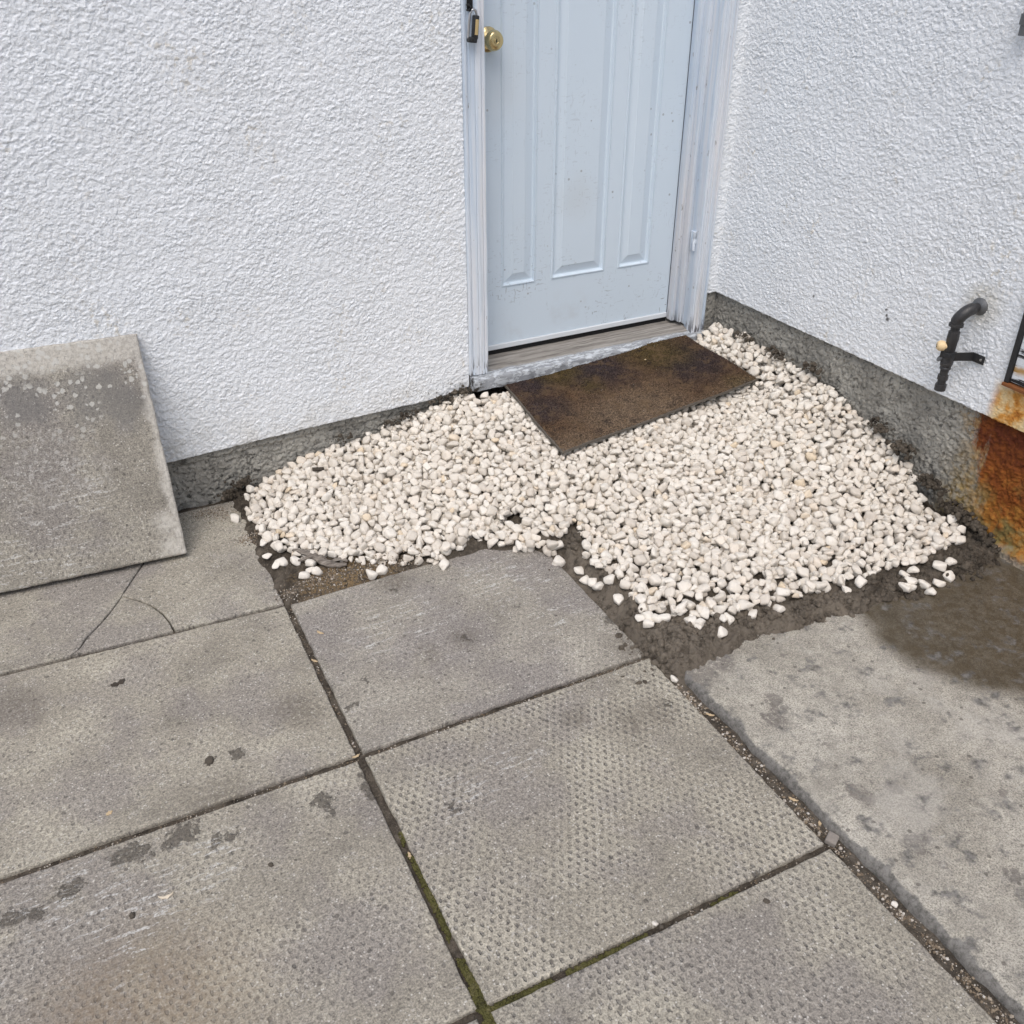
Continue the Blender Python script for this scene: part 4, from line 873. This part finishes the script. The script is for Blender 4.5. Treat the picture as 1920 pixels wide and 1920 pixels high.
sp = [G(600, 1095)[:2], G(640, 1082)[:2], G(700, 1072)[:2], G(760, 1060)[:2], G(555, 1110)[:2], G(470, 1010)[:2], G(400, 958)[:2], G(385, 962)[:2], G(420, 965)[:2]]
for k, s_ in enumerate(sp):
    n = 330 if k < 6 else 200; xy = np.array(s_) + gr_.normal(size=(n, 2)) * np.array([.028, .014]); z = np.array([height_at(a, c) for a, c in xy]); 
    if k >= 6: z = np.full(n, .0)
    C_.append(np.c_[xy, z + .0005]); R_.append(.001 + .0022 * gr_.random(n) ** 2)
# soil crumbs over the mud in front of the gravel
ml = [G(a, c)[:2] for a, c in [(1100, 1030), (1215, 1160), (1250, 1200), (1300, 1200), (1400, 1170), (1500, 1150), (1600, 1130), (1700, 1110), (1800, 1070), (1230, 1250), (1840, 1000)]]
V1, F1 = blob_mesh(np.concatenate(C_), np.concatenate(R_), gr_)
go = link('grit', np_mesh('grit', V1, F1, False), M['grit']); tag(go, 'fine mixed grit lying in the paving joints and on the soil', 'grit', kind='stuff')
C_ = []; R_ = []
for s_ in ml:
    n = 300; xy = np.array(s_) + gr_.normal(size=(n, 2)) * np.array([.045, .022]); xy = xy[poly_sd(xy[:, 0], xy[:, 1], BED) < -.012]; n = len(xy); z = np.array([height_at(a, c) for a, c in xy]); C_.append(np.c_[xy, z + .001]); R_.append(.0018 + .011 * gr_.random(n) ** 4)
for a, c, n in [(1395, 632, 40), (1455, 662, 50), (1522, 690, 60), (1648, 800, 70), (1690, 838, 120), (1745, 905, 150), (1790, 955, 200), (1825, 985, 260), (1840, 1010, 200), (1815, 1030, 150)]:      # dirt heaped at the foot of the right wall
    q_ = hit(a, c, 0, -.018); xyz = q_[None] + gr_.normal(size=(n, 3)) * np.array([.010, .022, .007]); xyz[:, 0] = np.minimum(xyz[:, 0], -.006); C_.append(xyz); R_.append(.002 + .009 * gr_.random(n) ** 3)
for a, c, n in [(440, 925, 160), (455, 905, 90), (640, 822, 30), (735, 790, 40), (770, 775, 50), (830, 748, 60), (868, 733, 60)]:
    q_ = hit(a, c, 1, -.014); xyz = q_[None] + gr_.normal(size=(n, 3)) * np.array([.020, .009, .006]); xyz[:, 1] = np.minimum(xyz[:, 1], -.004); C_.append(xyz); R_.append(.0018 + .007 * gr_.random(n) ** 3)
V1, F1 = blob_mesh(np.concatenate(C_), np.concatenate(R_), gr_, 2); V1 = V1 + .0012 * np.stack([pnoise(V1[:, 0] * 300, V1[:, 1] * 300, k) for k in (1, 2, 3)], 1)
co = link('soil_crumbs', np_mesh('soil_crumbs', V1, F1, True), M['soil']); tag(co, 'loose crumbs of dark mud along the edges of the gravel', 'soil', kind='stuff')
# moss in the lower joints
C_ = []; R_ = []
def moss(p, q_, n, wdt, z=-.010):
    t_ = gr_.random(n) ** .8; d = np.array(q_) - np.array(p); nn = np.array([-d[1], d[0]]) / np.linalg.norm(d); xy = np.array(p)[None] + t_[:, None] * d + np.clip(gr_.normal(size=n), -1.4, 1.4)[:, None] * wdt * nn
    keep = pnoise(xy[:, 0] * 16, xy[:, 1] * 16, 44) + t_ * .6 > -.02; xy = xy[keep]; C_.append(np.c_[xy, z + .003 * gr_.random(len(xy))]); R_.append(.0015 + .0028 * gr_.random(len(xy)))
moss(J2 + (.002, -.22), J3 + (0, -.03), 1300, .004); moss(R2 + (-.22, .0), J3, 1300, .0036); moss(J3 + (0, .05), J3 + (-.003, -.10), 900, .007, -.008)
V1, F1 = blob_mesh(np.concatenate(C_), np.concatenate(R_), gr_, 2); mo = link('moss', np_mesh('moss', V1, F1), M['moss']); tag(mo, 'green moss growing in the joints around the dimpled slab', 'moss', kind='stuff')

# ================================================================== SMALL THINGS ON THE GROUND
# driftwood / root
p0 = [G(548, 1030, .035), G(575, 1036, .034), G(603, 1050, .026), G(625, 1060, .018), G(650, 1058, .016)]
mb = MB()
def wob_tube(pts, rr, flat=.55):
    P = [Vector(map(float, p)) for p in pts]; out = []; rad_ = []
    for i in range(len(P) - 1):
        for k in range(5):
            t_ = k / 5; out.append(P[i].lerp(P[i + 1], t_) + Vector([random.gauss(0, .0012) for _ in range(3)])); rad_.append((rr[i] * (1 - t_) + rr[i + 1] * t_) * random.uniform(.85, 1.15))
    out.append(P[-1]); rad_.append(rr[-1]); mb.tube(out, rad_, 10, flat)
wob_tube(p0, [.006, .013, .017, .014, .007]); wob_tube([G(560, 1052, .026), G(585, 1043, .034), G(605, 1045, .03)], [.005, .010, .013]); wob_tube([G(612, 1056, .018), G(640, 1048, .02), G(652, 1052, .02)], [.010, .009, .004])
c0 = Vector(map(float, G(600, 1045, .02))); bmesh.ops.translate(mb.bm, vec=-c0, verts=mb.bm.verts)
dw = mb.build('driftwood', M['wood'], None, c0, smooth=60); tag(dw, 'twisted grey driftwood root half buried at the front left of the gravel', 'driftwood')
def flake(name, px, py, L, W, label, cat, mat, z=0.0, rz=0., th=.0015, curl=.0, group=None, notch=False):
    n = 14; top = []; b = bmesh.new()
    for i in range(n + 1):
        t_ = i / n; x = (t_ - .5) * L; wv = W * .5 * (math.sin(math.pi * min(1, t_ * 1.02)) ** .6 if 0 < t_ < 1 else .05) * (1 + .25 * math.sin(t_ * 17 + px))
        if notch: wv *= (.45 + .9 * abs(t_ - .5) * 2)
        zc = curl * (2 * t_ - 1) ** 2
        yo = curl * 1.2 * (2 * t_ - 1) ** 2
        top.append([b.verts.new((x, yo + wv, th + zc)), b.verts.new((x, yo, th * 1.8 + zc)), b.verts.new((x, yo - wv, th + zc)), b.verts.new((x, yo - wv, zc)), b.verts.new((x, yo + wv, zc))])
    for r0, r1 in zip(top, top[1:]):
        for k in range(5): b.faces.new((r0[k], r0[(k + 1) % 5], r1[(k + 1) % 5], r1[k]))
    b.faces.new(top[0]); b.faces.new(top[-1][::-1]); bmesh.ops.recalc_face_normals(b, faces=b.faces)
    m_ = MB(); m_._add(b); o = m_.build(name, mat, None, smooth=50); p = G(px, py, z); o.location = (float(p[0]), float(p[1]), z + .0005); o.rotation_euler = (0, 0, rz); return tag(o, label, cat, group)
flake('dead_leaf', 222, 1282, .034, .020, 'dark dead leaf lying flat on the smooth slab', 'leaf', M['leaf'], 0, .25, .0015, .002, notch=True)
flake('dry_petal', 312, 1683, .027, .006, 'pale curled dry petal on the muddy slab', 'petal', M['petal'], 0, -.1, .002, .003)
flake('yellow_leaf_bit', 205, 1525, .014, .009, 'yellowish bit of leaf near the front edge of the smooth slab', 'leaf', M['straw'], 0, .4, .001)
flake('bark_chip', 597, 882, .036, .016, 'dark brown bark chip lying on the gravel near the left foundation', 'bark', M['leaf'], .083, -.4, .006)
flake('bark_chip', 1304, 917, .022, .010, 'small dark bark chip in the middle of the gravel below the doormat', 'bark', M['leaf'], .088, .5, .005)
for lab, a, c, L, rz, z in [('straw-coloured husk on the scuffed slab beside its left joint', 600, 1187, .022, -1.0, 0), ('dry husk in the joint left of the scuffed slab', 590, 1240, .020, -.9, -.010), ('pale husk where four slabs meet', 668, 1419, .018, .1, -.006), ('brown husk standing in the mossy joint left of the dimpled slab', 768, 1605, .018, 1.4, -.008),
                            ('orange husk in the top of the joint along the concrete path', 1331, 1341, .020, -.9, -.008), ('tan husk halfway down the joint along the concrete path', 1487, 1500, .020, -1.0, -.008), ('small tan husk low in the joint along the concrete path', 1537, 1545, .012, .9, -.008), ('tiny yellow leaf bit on the doormat', 1210, 675, .007, 0.3, .226)]:
    flake('husk' if 'leaf' not in lab else 'leaf_bit', a, c, L, .006, lab, 'husk' if 'leaf' not in lab else 'leaf', M['straw'], z, rz, .0015, .001)
def clod(px, py, s, label, mat=None):
    v, f = ico(3); v = v * (1 + .35 * pnoise(v[:, 0] * 2.1 + px, v[:, 1] * 2.1 + v[:, 2], 5)[:, None] + .18 * pnoise(v[:, 0] * 5, v[:, 1] * 5 + v[:, 2] * 3, 6)[:, None]) * np.array(s); v[:, 2] = np.maximum(v[:, 2], -.001)
    o = link('mud_clod', np_mesh('mud_clod', v, f), mat or M['mudclod']); p = G(px, py, 0); o.location = (float(p[0]), float(p[1]), .0005); o.rotation_euler.z = random.uniform(0, 3); return tag(o, label, 'clod')
clod(393, 1427, (.013, .009, .007), 'dark mud clod near the front right of the smooth slab')
clod(248, 1717, (.007, .005, .004), 'small dark crumb of mud on the muddy slab above the dry petal')
clod(508, 1622, (.005, .004, .004), 'tiny dark crumb on the muddy slab right of the scrape marks')
clod(1372, 1334, (.012, .009, .005), 'round dark clod on the concrete path near its edge'); clod(1708, 1616, (.017, .012, .005), 'oval brown clod on the concrete path, lower right')
clod(1240, 1738, (.004, .004, .003), 'dark crumb beside the pebble in the mossy joint'); clod(1437, 1690, (.006, .005, .003), 'round dark crumb on the slab below the mossy joint')

# ================================================================== PIPE ON THE RIGHT WALL
px0 = -.058
fl_ = hit(1838, 572, 0, 0.0); fy, fz = float(fl_[1]), float(fl_[2]) - .004
pipe = empty('wall_pipe', (0, fy, fz), 'short black iron pipe with shut-off valve coming out of the right white wall', 'pipe')
def cb(mb_, name, mat, smooth=40, par=None):
    bmesh.ops.translate(mb_.bm, vec=-Vector((0, fy, fz)), verts=mb_.bm.verts); return mb_.build(name, mat, par or pipe, smooth=smooth)
mb = MB(); mb.lathe([(-.004, .024), (.002, .0235), (.006, .019), (.009, .0135), (.010, .011)], (0, fy, fz), (-1, 0, .0), 26); cb(mb, 'wall_flange', M['dull'])
yb = fy + .018
arc = [(-.0, fy, fz), (-.024, fy, fz - .001)] + [(-.026 - .034 * math.sin(a), fy + .012 * (1 - math.cos(a)), fz - .002 - .030 * (1 - math.cos(a))) for a in np.linspace(.05, 1.57, 9)]
xb_, yb_ = arc[-1][0], arc[-1][1]; zb_ = arc[-1][2]
mb = MB(); mb.tube(arc + [(xb_, yb_, zb_ - .012)], [.0115, .0115] + [.0164] * 9 + [.0162], 20); mb.lathe([(0, .0160), (.001, .0190), (.008, .0190), (.009, .0160)], (xb_, yb_, zb_ - .008), (0, 0, -1), 24); cb(mb, 'elbow', M['pipe'])
end = hit(1763, 732, 0, xb_); zend = float(end[2]); zt = zb_ - .010; Lp = zt - zend
mb = MB(); k = Lp
mb.lathe([(0, .0120), (.10 * k, .0120), (.11 * k, .0150), (.16 * k, .0155), (.25 * k, .0155), (.26 * k, .0145), (.38 * k, .0140), (.39 * k, .0125), (.50 * k, .0130)], (xb_, yb_, zt), (0, 0, -1), 24); cb(mb, 'valve_body', M['pipe'])
mb = MB(); mb.lathe([(.495 * k, .0125), (.50 * k, .0165), (.56 * k, .0170), (.565 * k, .0155), (.575 * k, .0155), (.58 * k, .0165), (.62 * k, .0150), (.63 * k, .0125), (.645 * k, .0145), (.665 * k, .0145), (.675 * k, .0115), (.76 * k, .0108), (.765 * k, .0140), (.83 * k, .0140), (.835 * k, .0115), (.90 * k, .0112), (.905 * k, .0150), (.94 * k, .0152), (.995 * k, .0148), (k, .013)], (xb_, yb_, zt), (0, 0, -1), 24); cb(mb, 'union_fitting', M['pipe'])
mb = MB(); zc = zt - .33 * k; d_ = Vector((-.75, .60, 0)).normalized(); o_ = Vector((xb_, yb_, zc)) + d_ * .010
mb.lathe([(0, .009), (.006, .009), (.0065, .0132), (.012, .0142), (.019, .0140), (.024, .0110), (.026, .0075), (.0255, .0)], o_, d_, 22); cb(mb, 'valve_cap', M['cream'])
mb = MB(); tip = o_ + d_ * .0255
for s_ in (-.003, .003): mb.lathe([(0, .0016), (.0012, .0016)], tip + Vector((0, 0, s_)), d_, 8)
cb(mb, 'cap_hole', M['key'])
mb = MB(); zk = zt - .46 * k; sy = yb_ - .060
mb.box((xb_ - .0155, yb_ - .017, zk - .011), (xb_ + .0155, yb_ + .017, zk + .011), .004)
b = bmesh.new(); A0 = [(xb_ + .002, yb_ - .014, zk + .010), (xb_ + .002, yb_ - .014, zk - .012), (-.006, sy + .025, zk - .014), (-.006, sy + .025, zk + .010)]
th = Vector((.0015, .0015, 0)); vA = [b.verts.new(Vector(a) - th) for a in A0]; vB = [b.verts.new(Vector(a) + th) for a in A0]
b.faces.new(vA); b.faces.new(vB[::-1])
for i in range(4): b.faces.new((vA[i], vA[(i + 1) % 4], vB[(i + 1) % 4], vB[i]))
bmesh.ops.recalc_face_normals(b, faces=b.faces); mb._add(b)
mb.box((-.0085, sy - .012, zk - .014), (-.005, sy + .026, zk + .010), .001); cb(mb, 'bracket', M['black'], 30)
mb = MB(); mb.lathe([(0, .0038), (.0015, .0032), (.002, 0)], (-.0085, sy - .002, zk - .002), (-1, 0, 0), 12); cb(mb, 'screw', M['steel'])
mb = MB(); zw = zt - .52 * k; mb.lathe([(-.0015, .0), (-.0015, .010), (.0015, .010), (.0015, 0)], (xb_ - .014, yb_ + .014, zw), (-.6, .4, .5), 16); mb.tube([(xb_, yb_, zw), (xb_ - .014, yb_ + .014, zw)], .003, 8); cb(mb, 'wing_screw', M['dull'])
# ------------------------------------------------------------------ peeling hatch at the right edge
hy = float(hit(1884, 715, 0, -.012)[1]); hz0 = float(hit(1884, 715, 0, -.012)[2]); ht = 1.05
hatch = empty('wooden_hatch', (0, hy, hz0), 'wooden hatch with peeling white paint and black edge strip in the right wall', 'hatch')
def hb(mb_, name, mat): bmesh.ops.translate(mb_.bm, vec=-Vector((0, hy, hz0)), verts=mb_.bm.verts); return mb_.build(name, mat, hatch)
mb = MB(); mb.box((-.016, hy - .012, hz0), (.02, hy + .002, hz0 + ht), .002); mb.box((-.016, hy - .66, hz0), (.02, hy - .648, hz0 + ht), .002); mb.box((-.016, hy - .66, hz0 + ht + .0005), (.02, hy + .002, hz0 + ht + .014), .002); hb(mb, 'edge_strip', M['black'])
mb = MB()
for k in range(7): mb.box((-.0095 - .001 * (k % 2), hy - .6475, hz0 + .004 + k * .15), (.02, hy - .0125, hz0 + .004 + k * .15 + .1475), .0025)
hb(mb, 'board_panel', M['hatch'])
mb = MB(); mb.box((-.020, hy - .665, hz0 - .010), (.02, hy + .003, hz0 - .0005), .002); hb(mb, 'rusty_ledge', plain('rusty steel', (.20, .075, .025), .8, 0, .45, 60, .8))
# ------------------------------------------------------------------ fixture at the upper right edge
fx = hit(1919, 52, 0, -.03); fyy, fzz = float(fx[1]) - .006, float(fx[2])
mb = MB(); mb.lathe([(0, .013), (.022, .013), (.023, .0165), (.045, .0165), (.046, .013), (.11, .013)], (-.03, fyy, fzz - .016), (0, 0, 1), 20); mb.box((-.03, fyy - .008, fzz + .01), (0.002, fyy + .008, fzz + .026), .002); mb.lathe([(0, .016), (.004, .015), (.0045, 0)], (0, fyy, fzz + .018), (-1, 0, 0), 18)
bmesh.ops.translate(mb.bm, vec=-Vector((0, fyy, fzz)), verts=mb.bm.verts); o = mb.build('conduit_end', M['dull'], None, (0, fyy, fzz), smooth=40); tag(o, 'dark grey conduit end on the right wall at the upper right edge of the photo', 'conduit')
# ------------------------------------------------------------------ padlock and hasp on the left casing
lk = hit(888, 45, 1, -.034); lx, ly, lz = float(lk[0]), -.032, float(lk[2])
mb = MB(); mb.box((lx - .012, -.019, lz + .036), (lx + .006, -.0165, lz + .12), .0008); mb.tube([(lx - .010, -.016, lz + .046), (lx - .010, -.034, lz + .046), (lx - .010, -.040, lz + .040), (lx - .010, -.034, lz + .033), (lx - .010, -.016, lz + .033)], .0032, 10)
bmesh.ops.translate(mb.bm, vec=-Vector((lx, -.018, lz + .05)), verts=mb.bm.verts); hs_o = mb.build('hasp', M['rubber'], None, (lx, -.018, lz + .05), smooth=40); tag(hs_o, 'black steel hasp on the left door casing above the padlock', 'hasp')
pad = empty('padlock', (lx, ly, lz), 'black and brass padlock hanging beside the brass door knob', 'padlock'); pad.rotation_euler = (0, rad(6), 0)
mb = MB(); mb.box((-.001, -.010, -.038), (.014, .010, .022), .004); mb.box((-.014, -.009, -.046), (.012, .009, -.032), .003); mb.build('body', M['black'], pad, smooth=40)
mb = MB(); mb.box((.0015, -.0125, -.026), (.0105, -.0095, .012), .0008); mb.build('brass_face', plain('satin brass', (.66, .50, .25), .4, .6, .1), pad)
mb = MB(); mb.lathe([(0, .0022), (.0012, .0022), (.0012, 0)], (-.003, -.0088, -.039), (0, -1, 0), 10); mb.build('key_slot', M['key'], pad)
mb = MB(); mb.tube([(-.013, 0, -.036), (-.0132, 0, .0), (-.0125, 0, .022), (-.009, 0, .032), (-.002, 0, .036), (.005, 0, .032), (.0085, 0, .022), (.009, 0, .012)], .0034, 12); mb.build('shackle', M['steel'], pad, smooth=50)
